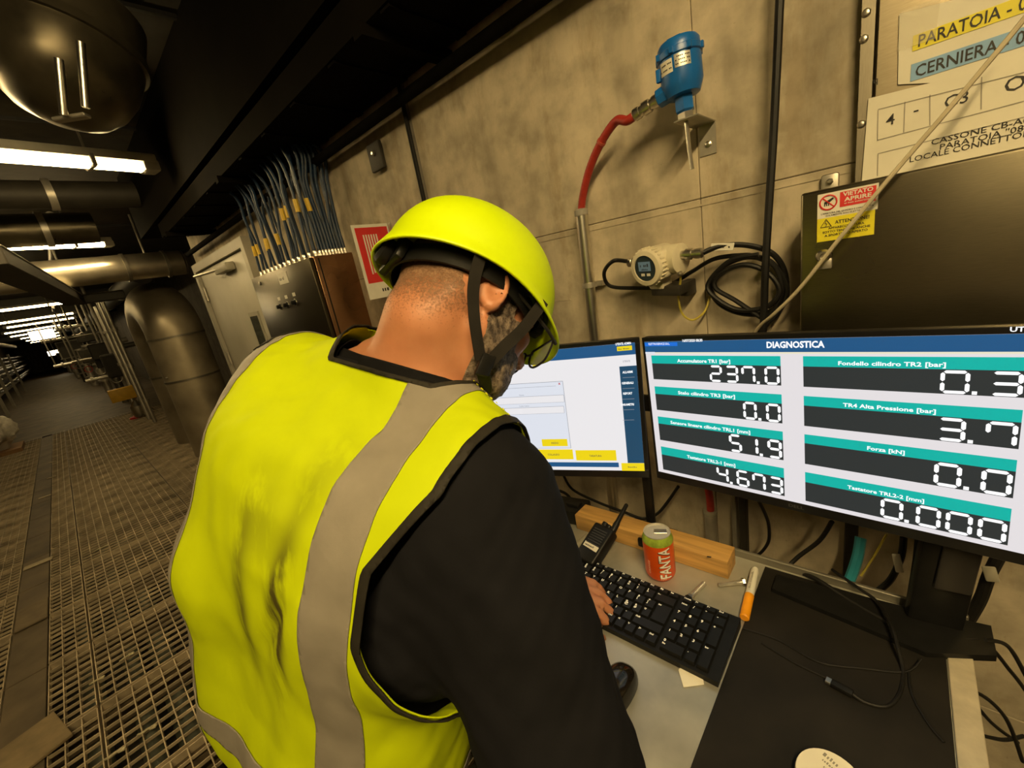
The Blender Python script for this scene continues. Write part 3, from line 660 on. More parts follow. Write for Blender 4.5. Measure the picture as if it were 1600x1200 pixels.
gl0 = c-fdir*.03-rt*.038+up*.012; MB().lathe(gl, gl0, -rt*.9-fdir*.1-up*.1, 12).build('left_gland', MT['steel'], t)
MB().lathe([(.006,0), (.006,.008), (.003,.01)], at(1064,427,Y=1.0), fdir, 8).build('ground_screw', MT['steel'], t)
blk = MT['black_rub']
# cables of that transmitter
gre = gr0+gdr*.048
def W(px, py, Y=1.06): return at(px, py, Y=Y)
cb = thing('transmitter_cable', 'black cable from the cream transmitter looping into the coil, with white tag', 'cable')
lp = [gre, W(1125,385,1.03), W(1165,383,1.05), W(1205,395,1.06), W(1226,425,1.07), W(1226,465,1.07), W(1200,488,1.07), W(1160,490,1.07), W(1125,475,1.07), W(1110,448,1.07), W(1125,420,1.07), W(1165,402,1.065), W(1205,410,1.065), W(1222,445,1.06), W(1212,480,1.06), W(1190,508,1.06), W(1170,540,1.06), W(1160,600,1.06)]
MB().tube(catmull(lp, 10), .0058, 8).build('sheath', blk, cb)
d = (W(1148,385,1.045)-W(1112,386,1.03)); MB().rbox((W(1148,385,1.04)+W(1112,386,1.03))/2+V((0,-.006,0)), d*.5, V((0,.0015,0)), d.cross(V((0,1,0))).normalized()*.008, .001, 1).build('white_tag', MT['white'], cb)
q = MB(); greek(q, (W(1148,385,1.04)+W(1112,386,1.03))/2+V((0,-.0085,-.002)), d, EZ, .03, .005); q.build('tag_text', MT['ink'], cb, False)
lp = [gl0-rt*.048, W(958,408,1.0), W(944,426,1.03), W(952,446,1.05), W(985,450,1.06), W(1040,447,1.07), W(1080,425,1.07), W(1115,405,1.06), W(1155,399,1.06), W(1180,401,1.06), W(1215,420,1.065), W(1230,455,1.06), W(1215,490,1.06), W(1192,520,1.06), W(1185,600,1.06)]
cable('signal_cable', 'thinner black cable from the left gland passing under the cream transmitter', lp, .0052, blk, n=10)
lp = [W(1195,500,1.055), W(1150,470,1.05), W(1118,450,1.05), W(1123,430,1.05), W(1160,414,1.05), W(1198,425,1.05), W(1218,455,1.05), W(1196,480,1.05), W(1150,483,1.052), W(1112,460,1.052), W(1108,440,1.055), W(1140,408,1.055), W(1185,398,1.055)]
cable('coiled_cable', 'innermost black cable loop hanging on the vertical cable', lp, .0055, blk, n=10)
cable('vertical_cable', 'thick black cable hanging vertically down the wall', [W(1221,-60,1.05), W(1217,30,1.05), W(1213,120,1.05), W(1208,220,1.05), W(1201,330,1.045), W(1196,420,1.04), W(1193,500,1.045), W(1188,620,1.05)], .0075, blk, n=10)
gy = M('green_yellow', (.50,.42,.06), .5, 0, .2, 60)
cable('ground_wire', 'thin green-yellow earth wire hanging below the cream transmitter', [at(1063,430,Y=1.0), W(1063,440,1.01), W(1060,465,1.03), W(1066,490,1.05), W(1082,500,1.06), W(1100,488,1.06), W(1108,468,1.07), W(1112,452,1.07)], .0026, gy, n=10)
cable('beige_cable', 'thin beige cable stretched diagonally across the steel cabinet', [at(1640,-25,Y=.93), at(1600,30,Y=.93), at(1500,150,Y=.93), at(1390,278,Y=.93), at(1310,375,Y=.935), at(1250,450,Y=.95), at(1210,490,Y=.97), at(1185,512,Y=1.0), at(1165,545,Y=1.03)], .0034, M('beige_sheath', (.50,.44,.31), .5, 0, .1, 40), n=10)

# --- stainless wall panel and its rivetted strip, taped papers
YP = 1.075
t = thing('steel_wall_panel', 'stainless wall panel with a bolted edge strip behind the papers', 'panel')
MB().box(-.045, 1.4, YP, YP+.012, -.2, .85).build('sheet', brushed('panel_inox', (.42,.36,.25), .38, (1,1,12)), t, False)
MB().box(-.068, -.050, YP-.004, YP+.02, -.2, .85).build('edge_strip', brushed('strip_inox', (.40,.36,.28), .42, (12,1,1)), t, False)
for (px, py) in ((1350,61), (1346,194), (1354,20)):
    p = at(px, py, Y=YP-.004); MB().lathe([(.0065,0), (.0065,.0015), (.004,.004), (.001,.0045)], p, (0,-1,0), 14).build('bolt', MT['steel'], t)
q = MB(); text_add(q, 'q', at(1368,130,Y=YP-.0006), EX, EZ, .010, bold=0.); q.build('pen_mark', MT['ink'], t, False)
def sheet(name, label, corners, Y, mat, cat='paper'):
    t = thing(name, label, cat); P = [at(px, py, Y=Y) for px, py in corners]
    MB().prism(P, V((0,.0006,0))).build('sheet', mat, t, False); return t, P
# upper sheet with coloured strips
t, P = sheet('taped_notice', 'white notice with yellow PARATOIA and blue CERNIERA strips taped to the panel', [(1405,22), (1640,-40), (1640,120), (1403,132)], YP-.003, MT['paper'])
def strip(parent, name, px0, py0, slope, hpx, Y, mat, txt, th, wd, tx, ty):
    a = at(px0, py0, Y=Y); b = at(px0, py0+hpx, Y=Y); x1 = .55
    MB().box(a.x, x1, Y, Y+.0006, b.z, a.z).build(name, mat, parent, False)
    q = MB(); text_add(q, txt, at(tx, ty, Y=Y-.0006), EX, EZ, th, wd, .012, 'LEFT'); q.build(name+'_text', MT['ink'], parent, False)
strip(t, 'yellow_strip', 1427, 56, 0, 24, YP-.004, MT['yellow_ink'], 'PARATOIA - 08', .0165, .122, 1433, 74)
strip(t, 'blue_strip', 1424, 101, 0, 26, YP-.004, MT['blue_ink'], 'CERNIERA - 01', .0165, .122, 1429, 121)
tape = new_mat('clear_tape'); tb = tape[2]; tb.inputs['Base Color'].default_value = (.85,.8,.65,1); tb.inputs['Roughness'].default_value = .15; tb.inputs['Alpha'].default_value = .14
nn = noise_node(tape[1], 40, 4, (1,1,3)); bump(tape[1], tb, nn.outputs[0], .8, .004)
P2 = [at(px, py, Y=YP-.0055) for px, py in ((1408,18), (1470,-5), (1462,60), (1402,80))]
MB().prism(P2, V((0,.0004,0))).build('clear_tape', tape[0], t, False)
# lower sheet
t, P = sheet('location_notice', 'white location notice reading 4 - C3 above the steel cabinet', [(1357,154), (1640,82), (1640,300), (1345,300)], YP-.008, MT['paper'])
Y2 = YP-.0088
def line(mb, a, b, wd=.0006):
    A, B = at(*a, Y=Y2), at(*b, Y=Y2); d = (B-A).normalized(); s = d.cross(V((0,1,0)))
    mb.add([A+s*wd, B+s*wd, B-s*wd, A-s*wd], [(0,1,2,3)])
q = MB()
for a, b in (((1372,172),(1371,220)), ((1372,171),(1600,113)), ((1371,219),(1600,158)), ((1414,159),(1412,207)), ((1453,148),(1453,196)), ((1534,120),(1533,171)), ((1372,240),(1600,183)), ((1372,240),(1371,275))): line(q, a, b)
q.build('table_lines', M('grey_line', (.3,.28,.24), .7), t, False)
for txt, px, py, h in (('4',1391,195,.0165), ('-',1431,179,.0165), ('C3',1494,164,.0165), ('O8',1596,138,.019)): q = MB(); text_add(q, txt, at(px,py,Y=Y2), EX, EZ, h, bold=.006); q.build('notice_text', MT['ink'], t, False)
for txt, px, py, h, wd in (('CASSONE CB-A08',1454,227,.0085,.112), ('PARATOIA "08"',1467,234.5,.0085,.094), ('LOCALE CONNETTORI',1420,254,.0085,.135)):
    q = MB(); text_add(q, txt, at(px,py,Y=Y2), EX, EZ, h, wd, .006, 'LEFT'); q.build('notice_text', MT['ink'], t, False)

# --- big stainless cabinet
YC = .98
t = thing('steel_cabinet', 'large brushed stainless cabinet with warning stickers behind the right monitor', 'cabinet')
ctl = at(1251, 303, Y=YC)
MB().rbox(((ctl.x+.02+.78)/2,(YC+.012+WY-.025)/2,(ctl.z-.006-.56)/2), ((.76-ctl.x)/2,0,0), (0,(WY-.025-YC-.012)/2,0), (0,0,(ctl.z-.006+.56)/2), .006).build('body', MT['inox_dark'], t)
MB().rbox(((ctl.x+.80)/2,YC+.008,(ctl.z-.58)/2), ((.80-ctl.x)/2,0,0), (0,.008,0), (0,0,(ctl.z+.58)/2), .005, 3).build('door', MT['inox_dark'], t)
p = at(1297, 280, Y=WY-.01)
MB().rbox(p+V((0,0,-.02)), (.014,0,0), (0,.002,0), (0,0,.030), .004).build('mounting_lug', MT['steel_dull'], t)
MB().lathe([(.006,0), (.006,.004), (.003,.006)], p+V((0,-.002,-.004)), (0,-1,0), 6).build('lug_bolt', MT['steel'], t)
lk = at(1287, 400, Y=YC); MB().lathe([(.012,0), (.012,.004), (.009,.008), (.009,.010), (.005,.010), (.004,.006)], lk, (0,-1,0), 24).build('lock', MT['steel'], t)
MB().rbox(lk+V((.002,-.003,-.014)), (.011,0,0), (0,.003,0), (0,0,.010), .003).build('lock_flap', MT['steel_dull'], t)
Ys = YC-.0008
x0, x1 = at(1277,340,Y=Ys).x, at(1371,330,Y=Ys).x; z0 = at(1277,305,Y=Ys).z; z1 = at(1277,343,Y=Ys).z; z2 = at(1276,379,Y=Ys).z
wst = MB().box(x0, x1, Ys, Ys+.0007, z1, z0).build('prohibition_sticker', MT['white'], t, False)
Yt = Ys-.0005
q = MB(); q.box(x0+(x1-x0)*.385, x1-.003, Yt, Yt+.0004, z1+(z0-z1)*.34, z0-.003); q.build('red_field', MT['red_ink'], wst, False)
cc = V((x0+(x1-x0)*.19, Yt, z1+(z0-z1)*.62)); rr = (x1-x0)*.145
q = MB(); q.tube([cc+V((rr*math.cos(u),0,rr*math.sin(u))) for u in [2*math.pi*i/24 for i in range(24)]], .0014, 4, True); q.tube([cc+V((-rr*.7,0,rr*.7)), cc+V((rr*.7,0,-rr*.7))], .001, 4); q.build('prohibition_ring', MT['red_ink'], wst, False)
q = MB(); q.prism([cc+V((-.006,0,-.003)), cc+V((.001,0,-.001)), cc+V((.008,0,.005)), cc+V((.006,0,.007)), cc+V((-.002,0,.003)), cc+V((-.006,0,.001))], V((0,.0003,0)))
for k in range(3): q.box(cc.x-.006+.0028*k, cc.x-.0045+.0028*k, Yt, Yt+.0003, cc.z-.006, cc.z-.001)
q.build('hand_symbol', MT['ink'], wst, False)
q = MB(); xm = x0+(x1-x0)*.68
text_add(q, 'VIETATO', V((xm,Yt-.0004,z0-.0105)), EX, EZ, .0062, .040, .04); text_add(q, 'APRIRE', V((xm,Yt-.0004,z0-.0192)), EX, EZ, .0062, .036, .04); text_add(q, 'ai non autorizzati', V((xm,Yt-.0004,z0-.0235)), EX, EZ, .0026, .036, .02)
q.build('white_lettering', MT['white'], wst, False)
q = MB()
text_add(q, "L'APERTURA DEL QUADRO E CONSENTITA", V(((x0+x1)/2,Yt,z1+.0062)), EX, EZ, .0026, .072, .02); text_add(q, 'SOLAMENTE AGLI ELETTRICISTI', V(((x0+x1)/2,Yt,z1+.002)), EX, EZ, .0026, .058, .02)
q.build('small_lettering', MT['ink'], wst, False)
yst = MB().box(x0, x1-.003, Ys, Ys+.0007, z2, z1).build('attention_sticker', MT['yellow_ink'], t, False)
q = MB(); tc_ = V((x0+.013,Yt,z1-.0105))
for a, b in (((-.008,-.005),(.008,-.005)), ((.008,-.005),(0,.008)), ((0,.008),(-.008,-.005)), ((0,.005),(-.0015,.0005)), ((-.0015,.0005),(.0015,.0005)), ((.0015,.0005),(0,-.004))): q.tube([tc_+V((a[0],0,a[1])), tc_+V((b[0],0,b[1]))], .0006, 4)
text_add(q, 'ATTENZIONE!', V((x0+(x1-x0)*.6,Yt,z1-.0125)), EX, EZ, .0055, .047, .03)
for k, s in enumerate(('APPARECCHIATURA', 'SOTTO TENSIONE ANCHE', 'A SPORTELLO APERTO')): text_add(q, s, V(((x0+x1)/2,Yt,z1-.0205-.006*k)), EX, EZ, .0036, (.05,.066,.060)[k], .03)
q.build('black_lettering', MT['ink'], yst, False)
# ================================================================== MONITORS AND DESK
DZ = -.72                                   # worktop height
blackm = M('monitor_black', (.008,.008,.009), .3, 0, .1, 60)
WHITE = E('screen_white', (.90,.88,.90), .92); PALE = E('screen_pale', (.84,.80,.82), .92); NAVY = E('screen_navy', srgb(24,84,132), 1.0); NAVY2 = E('screen_navy_dark', srgb(22,70,100), 1.0)
TEAL = E('screen_teal', srgb(0,178,165), 1.0); DARK = E('screen_dark', srgb(42,48,50), 1.0); YEL = E('screen_yellow', srgb(238,212,20), 1.0); GREYL = E('screen_grey', srgb(150,152,160), 1.0)
SINK = E('screen_ink', srgb(90,85,60), 1.0); GLY = E('screen_glyph', (1.0,1.0,1.0), 1.1); BLU = E('screen_blue', srgb(20,110,215), 1.0); PANEL = E('screen_panel', srgb(222,226,236), 1.0); SRED = E('screen_red', srgb(190,30,40), 1.0); CRM = E('screen_cream', srgb(232,226,200), 1.0)
class Screen:
    def __init__(s, o, e1, e2, W, H):
        s.o, s.e1, s.e2, s.W, s.H = V(o), V(e1).normalized(), V(e2), W, H
        s.e2 = (s.e2 - s.e1*s.e2.dot(s.e1)).normalized(); s.n = s.e1.cross(s.e2)
        if s.n.dot(-s.o) < 0: s.n = -s.n          # towards the viewer
    def p(s, u, v, off=0): return s.o + s.e1*u + s.e2*v + s.n*off
    def uv(s, px, py):
        d = V(ray(px, py)); k = s.o.dot(s.n)/d.dot(s.n); q = d*k - s.o; return q.dot(s.e1), q.dot(s.e2)
    def rect(s, mb, u0, v0, u1, v1, off):
        mb.add([s.p(u0,v1,off), s.p(u1,v1,off), s.p(u1,v0,off), s.p(u0,v0,off)], [(0,1,2,3)]); return mb
    def one(s, name, u0, v0, u1, v1, off, mat, parent): return s.rect(MB(), u0, v0, u1, v1, off).build(name, mat, parent, False)
    def text(s, name, txt, u, v, h, off, mat, parent, width=None, bold=.02, align='CENTER'):
        q = MB(); text_add(q, txt, s.p(u, v, off), s.e1, -s.e2, h, width, bold, align); return q.build(name, mat, parent, False)
    def shell(s, t, logo=None):
        c = s.p(s.W/2, s.H/2)
        MB().rbox(c - s.n*.009, s.e1*s.W/2, s.e2*s.H/2, s.n*.009, .003).build('housing', blackm, t)
        MB().rbox(c - s.n*.026, s.e1*s.W*.32, s.e2*s.H*.34, s.n*.012, .01).build('rear_cover', MT['black'], t)
        bz = .011
        for nm, (u0,v0,u1,v1) in (('top', (0,0,s.W,bz)), ('bottom', (0,s.H-.020,s.W,s.H)), ('left', (0,bz,bz,s.H-.020)), ('right', (s.W-bz,bz,s.W,s.H-.020))):
            MB().rbox(s.p((u0+u1)/2,(v0+v1)/2,.0015), s.e1*(u1-u0)/2, s.e2*(v1-v0)/2, s.n*.0025, .0008, 1).build('bezel', blackm, t)
        return bz
SEG = {'0':'abcdef', '1':'bc', '2':'abged', '3':'abgcd', '4':'fgbc', '5':'afgcd', '6':'afgedc', '7':'fabc', '9':'abcdfg', '8':'abcdefg'}
def seg_digits(S, parent, txt, ur, v0, v1, w, gap, off):
    h = v1-v0; th = min(h*.13, w*.24); x = ur
    for ch in reversed(txt):
        if ch == '.':
            x -= gap*.5; S.one('decimal_point', x-th*1.1, v1-th*1.1, x, v1, off, GLY, parent); x -= th*1.1+gap*.35; continue
        x0 = x-w; g = th*.18
        def hbar(v): pts = [(x0+th*.5+g,v), (x0+th+g,v-th/2), (x-th-g,v-th/2), (x-th*.5-g,v), (x-th-g,v+th/2), (x0+th+g,v+th/2)]; return pts
        def vbar(u, a, b): return [(u,a+g), (u+th/2,a+th*.5+g), (u+th/2,b-th*.5-g), (u,b-g), (u-th/2,b-th*.5-g), (u-th/2,a+th*.5+g)]
        ta, mid, bo = v0+th/2, (v0+v1)/2, v1-th/2
        D = {'a': hbar(ta), 'g': hbar(mid), 'd': hbar(bo), 'f': vbar(x0+th/2,ta,mid), 'e': vbar(x0+th/2,mid,bo), 'b': vbar(x-th/2,ta,mid), 'c': vbar(x-th/2,mid,bo)}
        mb = MB()
        for sg in SEG[ch]:
            pts = [S.p(u,v,off) for u,v in D[sg]]; mb.add(pts, [tuple(range(6))[::-1]])
        mb.build('digit', GLY, parent, False); x = x0-gap
# --- right monitor
TL = V((-.404,.843,-.197)); TR = V((.119,.793,-.1825)); e1 = (TR-TL).normalized(); e2 = V((.0214,-.021,-.9995))
S = Screen(TL, e1, e2, .566, .337)
t = thing('monitor', 'right monitor showing the DIAGNOSTICA page with white digital readouts', 'monitor', 'monitors on the desk')
bz = S.shell(t); s0, s1, sv0, sv1 = bz*.55, S.W-bz*.55, bz*.8, S.H-.0185
scr = S.one('screen', s0, sv0, s1, sv1, .0042, PALE, t)
o1, o2, o3 = .0047, .0052, .0057
hb = S.uv(1258, 549)[1]
S.one('header_bar', s0, sv0, s1, hb, o1, NAVY, scr); S.one('header_rule', s0, hb, s1, hb+.003, o1, CRM, scr)
S.text('page_title', 'DIAGNOSTICA', S.uv(1242,542)[0], S.uv(1242,542)[1], .0105, o2, GLY, scr, .083, .05)
ub, vb = S.uv(1005,531); S.one('company_badge', s0+.0005, sv0+.002, S.uv(1060,534)[0], S.uv(1035,540)[1], o2, BLU, scr)
S.text('company_text', 'ELETTROSERVICE S.R.L.', (s0+S.uv(1060,534)[0])/2-.003, S.uv(1030,538)[1], .0045, o3, GLY, scr, .048, .01)
S.text('date_text', '16/07/2020 08:30', S.uv(1083,531)[0], S.uv(1083,533)[1], .005, o2, GLY, scr, .040, .04)
S.one('small_tab', s0, S.uv(1010,549)[1], S.uv(1025,549)[0], S.uv(1010,552)[1], o2, PANEL, scr)
S.text('user_text', 'UTENTE', S.uv(1577,516)[0], S.uv(1577,517)[1], .006, o2, GLY, scr, .034, .04, 'LEFT')
cu = [(S.uv(1024,600)[0], S.uv(1222,600)[0]), (S.uv(1257,620)[0], S.uv(1598,640)[0])]
rows = [(557.5,569.5,603), (607,619,643), (653.5,664,689), (700,711,734)]
rR = [(555.5,570.7,603), (617.3,631.5,663.8), (676.8,690,722.7), (735.4,750.3,780)]
names = [['Accumulatore TR1 [bar]', 'Stelo cilindro TR3 [bar]', 'Sensore lineare cilindro TRL1 [mm]', 'Tastatore TRL2-1 [mm]'], ['Fondello cilindro TR2 [bar]', 'TR4 Alta Pressione [bar]', 'Forza [kN]', 'Tastatore TRL2-2 [mm]']]
vals = [['237.0', '0.0', '51.9', '4.673'], ['0.3', '3.7', '0.0', '0.000']]
for c_ in (0, 1):
    u0, u1 = cu[c_]
    for r_ in range(4):
        ya, yb, yc = rR[r_]; v0, v1, v2 = (S.uv(1257, y)[1] for y in (ya, yb, yc))
        S.one('readout_title_bar', u0, v0, u1, v1+.0008, o1, TEAL, scr); S.one('readout_field', u0, v1+.0008, u1, v2, o1, DARK, scr)
        wt = (.0047,.0044)[c_]*len(names[c_][r_])
        S.text('readout_title', names[c_][r_], (u0+u1)/2-.012, v1-.0028, (.0068,.0062)[c_], o2, GLY, scr, wt, .035)
        hh = v2-v1
        dw, gp = ((.0235,.0055), (.028,.007))[c_]
        if c_ == 1 and r_ == 3: dw, gp = .027,.005
        seg_digits(S, scr, vals[c_][r_], u1-.002, v1+.002, v2-.001, dw, gp, o2)
S.text('maker_mark', 'DELL', S.uv(1245,797)[0], S.H-.007, .006, .0048, M('dim_logo', (.08,.08,.08), .4), t, .024, .02)
# --- left monitor
TR2 = V((-.409,.838,-.197)); e1l = V((.9195,.393,0)).normalized(); WL = .555
S2 = Screen(TR2 - e1l*WL + V((0,0,.012)), e1l + V((0,0,-.02)), V((.0,-.03,-1)), WL, .337)
t = thing('monitor', 'left monitor showing a white form page with yellow buttons', 'monitor', 'monitors on the desk')
bz = S2.shell(t); s0, s1, sv0, sv1 = bz*.55, S2.W-bz*.9, bz*.8, S2.H-.0185
scr = S2.one('screen', s0, sv0, s1, sv1, .0042, WHITE, t)
def U(px, py): return S2.uv(px, py)
def RR(name, a, b, off, mat): (u0,v0), (u1,v1) = U(*a), U(*b); return S2.one(name, u0, v0, u1, v1, off, mat, scr)
u0, v0 = U(968, 560)
S2.one('header_bar', s0, sv0, s1, U(990,553)[1], o1, NAVY, scr)
S2.text('user_text', 'UTENTE: ADMIN', U(974,537)[0], U(974,538)[1], .005, o2, GLY, scr, .033, .04)
RR('logout_button', (964,541), (988,546), o2, YEL)
q = MB(); greek(q, S2.p(U(976,545)[0], U(976,545)[1], o3), S2.e1, -S2.e2, .026, .003, 6); q.build('logout_text', SINK, scr, False)
S2.one('side_menu', U(968,574)[0], U(968,572)[1], s1, U(968,722)[1], o1, NAVY2, scr)
S2.text('menu_entry', 'UTENTE', U(979,564)[0], U(979,565)[1], .004, o1, GREYL, scr, .016)
for k, (s_, y) in enumerate((('ALLARMI', 582), ('GENERALI', 599), ('REPORT', 615.25), ('PARAMETRI', 632.5))):
    S2.text('menu_entry', s_, U(981,y)[0], U(981,y)[1], .005, o2, GLY, scr, (.022,.025,.020,.028)[k], .05)
q = MB()
for y in (589, 606, 622.5, 639, 655): a = U(973,y); S2.rect(q, a[0], a[1], a[0]+.026, a[1]+.0008, o2)
q.build('menu_rules', GREYL, scr, False)
S2.one('exit_button', U(971,722)[0], U(971,722)[1], s1, sv1, o2, YEL, scr)
q = MB(); greek(q, S2.p((U(971,722)[0]+s1)/2, U(985,729)[1], o3), S2.e1, -S2.e2, .022, .0035, 7); q.build('exit_text', SINK, scr, False)
S2.one('footer_bar', s0, U(900,721)[1], U(967,724)[0], U(900,728)[1], o1, NAVY, scr)
RR('yellow_tab', (832,564), (840,571), o1, YEL)
ua, va = U(886, 594); ub, vb = U(893, 699)
S2.one('dialog_border', .16, va, ub, vb, o1, GREYL, scr); S2.one('dialog_panel', .161, va+.001, ub-.001, vb-.001, o2, PANEL, scr)
S2.text('dialog_close', 'x', ub-.009, va+.008, .006, o3, SRED, scr, None, .05)
S2.one('dialog_rule', .17, va+.0105, ub-.018, va+.0112, o3, GREYL, scr)
for k, (y, s_) in enumerate(((624, 'Nome'), (641, 'Codice Utente'))):
    a = U(812, y-5); b = U(883, y+3)
    for du in (0, -.105):
        S2.one('field_border', a[0]+du, a[1], b[0]+du, b[1], o3, GREYL, scr); S2.one('field', a[0]+du+.0007, a[1]+.0007, b[0]+du-.0007, b[1]-.0007, o3+.0005, WHITE, scr)
    S2.text('field_label', s_, a[0]+.001, a[1]-.002, .004, o3, GREYL, scr, (.012,.026)[k], .0, 'LEFT')
RR('start_button', (847,685), (888,695.5), o3, YEL); S2.text('start_text', 'INIZIO', U(868,692)[0], U(868,692)[1], .0048, o3+.0005, SINK, scr, .018)
RR('test_button', (838,701), (897,716), o3, YEL); S2.text('test_text', 'COLLAUDO', U(866,710)[0], U(866,710)[1], .005, o3+.0005, SINK, scr, .030)
RR('calibration_button', (899.5,702), (964,718), o3, YEL); S2.text('calibration_text', 'TARATURA', U(931,712)[0], U(931,712)[1], .005, o3+.0005, SINK, scr, .030)

# --- monitor stand: pole, column and feet
t = thing('monitor_stand', 'black pole stand in the gap under the two monitors', 'monitor stand')
p = at(1015, 790, Y=.868)
MB().rbox((p.x,.868,(DZ-.25)/2-.0), (.011,0,0), (0,.006,0), (0,0,(-.25-DZ)/2), .002).build('pole', MT['black'], t)
MB().rbox((p.x,.862,DZ+.004), (.06,0,0), (0,.03,0), (0,0,.004), .003).build('foot_plate', MT['black'], t)
MB().rbox((p.x,.868,-.36), (.10,0,0), (0,.006,0), (0,0,.02), .003).build('cross_bar', MT['black'], t)
t = thing('monitor_stand', 'wide black stand column under the right end of the right monitor', 'monitor stand')
c0 = at(1470, 1000, Z=DZ); c0 = V((.085,.835,DZ))
MB().rbox(c0+V((0,.01,.17)), (.035,.004,0), (-.002,.013,0), (.01,0,.17), .006).build('column', MT['black'], t)
MB().rbox(c0+V((.012,-.006,.16)), (.022,.003,0), (0,.004,0), (.005,0,.07), .004).build('cable_cover', M('stand_grey', (.03,.028,.026), .5), t)
MB().prism([c0+V((-.24,-.045,.0)), c0+V((-.02,-.075,.0)), c0+V((.06,-.03,0)), c0+V((.06,.035,0)), c0+V((-.03,.02,0)), c0+V((-.24,.0,0))], V((0,0,.012))).build('foot', MT['black'], t)
MB().rbox(c0+V((0,.0,.345)), (.05,0,0), (0,.02,0), (0,0,.035), .006).build('mount_head', MT['black'], t)

# --- desk
t = thing('workbench', 'grey galvanised sheet-metal workbench under the keyboard', 'desk')
sheetm = M('bench_sheet', (.45,.44,.38), .42, .55, .22, 9, .04, rvar=.1)
MB().rbox((-.435,.615,DZ-.012), (.555,0,0), (0,.255,0), (0,0,.012), .002, 1).build('top_sheet', sheetm, t)
MB().rbox((-.435,.8735,DZ+.002), (.555,0,0), (0,.004,0), (0,0,.014), .0015, 1).build('back_upstand', M('upstand_sheet', (.17,.16,.13), .5, .4, .2, 9), t)
MB().rbox((.105,.615,DZ+.0015), (.0145,0,0), (0,.255,0), (0,0,.0018), .001, 1).build('edge_strip', M('edge_strip', (.5,.45,.34), .5, .3, .25, 20), t)
for x_ in (-.95,.08):
    for y_ in (.39,.84): MB().box(x_-.02, x_+.02, y_-.02, y_+.02, FL, DZ-.024).build('leg', MT['galv'], t, False)
mat_ = M('rubber_mat_black', (.011,.0095,.0075), .62, 0, .5, 9, .12, spec=.25)
tag(MB().rbox((-.046,.612,DZ+.0015), (.135,0,0), (0,.248,0), (0,0,.0015), .0008, 1).build('rubber_mat', mat_), 'black rubber mat covering the right part of the workbench', 'mat')

# --- keyboard
kb = thing('keyboard', 'black compact keyboard with number pad on the workbench', 'keyboard')
kx1, kx0, ky0, ky1 = -.184, -.626, .537, .677
def kz(y): return DZ+.012+.009*(y-ky0)/(ky1-ky0)
MB().prism([V((kx0,ky0,DZ+.001)), V((kx0,ky1,DZ+.001)), V((kx0,ky1,DZ+.021)), V((kx0,ky0,DZ+.012))], V((kx1-kx0,0,0))).build('case', MT['black'], kb)
capm = M('key_cap', (.007,.007,.007), .4, 0, .2, 80, spec=.3)
kmesh = {}
tilt = math.atan2(.009, ky1-ky0)
def key_mesh(w_, d_):
    kk = (round(w_,5), round(d_,5))
    if kk not in kmesh:
        a, b = w_/2-.0011, d_/2-.0011; h = .0065; q = MB()
        q.add([(-a,-b,0), (a,-b,0), (a,b,0), (-a,b,0), (-a+.0018,-b+.0022,h), (a-.0018,-b+.0022,h), (a-.0018,b-.0012,h), (-a+.0018,b-.0012,h)], [(3,2,1,0), (4,5,6,7), (0,1,5,4), (1,2,6,5), (2,3,7,6), (3,0,4,7)])
        me = bpy.data.meshes.new('key'); me.from_pydata(q.v, [], q.f); me.update(); me.materials.append(capm); kmesh[kk] = me
    return kmesh[kk]
leg = MB(); PT = .0217; mx = kx0+.008; RD = .0230
def key(u, w_, y, d_, s_, hgt=1):
    x_ = mx+(u+w_/2)*PT; z_ = kz(y)
    inst('key', key_mesh(w_*PT, d_), kb, (x_, y, z_), (tilt, 0, 0))
    for k_, ss in enumerate(s_.split('|')):
        text_add(leg, ss, V((x_-w_*PT/2+.0035, y+d_/2-.0070-.0065*k_, z_+.0072+.0004)), EX, V((0,1,.06)), .0054 if len(ss) < 2 else .0036, None, .06, 'LEFT')
yr = ky1-.0115
for i, s_ in enumerate(['Esc','F1','F2','F3','F4','F5','F6','F7','F8','F9','F10','F11','F12','Stp','Ins']): key(i, 1, yr, .0145, s_)
for i, s_ in enumerate(['Home','Pg','Pg','End']): key(15.25+i, 1, yr, .0145, s_)
y_ = yr-.0188
R1 = ['\\','1|!','2|"','3|£','4|$','5|%','6|&','7|/','8|(','9|)','0|=',"'|?",'i|^']
for i, s_ in enumerate(R1): key(i, 1, y_, RD, s_)
key(13, 2, y_, RD, '<--')
for i, s_ in enumerate(['Num','/','*','-']): key(15.25+i, 1, y_, RD, s_)
y_ -= RD; key(0, 1.5, y_, RD, 'Tab')
for i, s_ in enumerate('QWERTYUIOP'): key(1.5+i, 1, y_, RD, s_)
key(11.5, 1, y_, RD, 'e|['); key(12.5, 1, y_, RD, '+|]'); key(13.5, 1.5, y_-RD/2, RD*2, 'Inv')
for i, s_ in enumerate('789'): key(15.25+i, 1, y_, RD, s_)
key(18.25, 1, y_-RD/2, RD*2, '+')
y_ -= RD; key(0, 1.75, y_, RD, 'Bloc')
for i, s_ in enumerate('ASDFGHJKL'): key(1.75+i, 1, y_, RD, s_)
key(10.75, .95, y_, RD, 'o|@'); key(11.7, .9, y_, RD, 'a|#'); key(12.6, .9, y_, RD, 'u')
for i, s_ in enumerate('456'): key(15.25+i, 1, y_, RD, s_)
y_ -= RD; key(0, 1.25, y_, RD, 'Shift')
for i, s_ in enumerate(['<','Z','X','C','V','B','N','M',',',';','-']): key(1.25+i, 1, y_, RD, s_)
key(12.25, 2.75, y_, RD, 'Shift')
for i, s_ in enumerate('123'): key(15.25+i, 1, y_, RD, s_)
key(18.25, 1, y_-RD/2, RD*2, 'Inv')
y_ -= RD
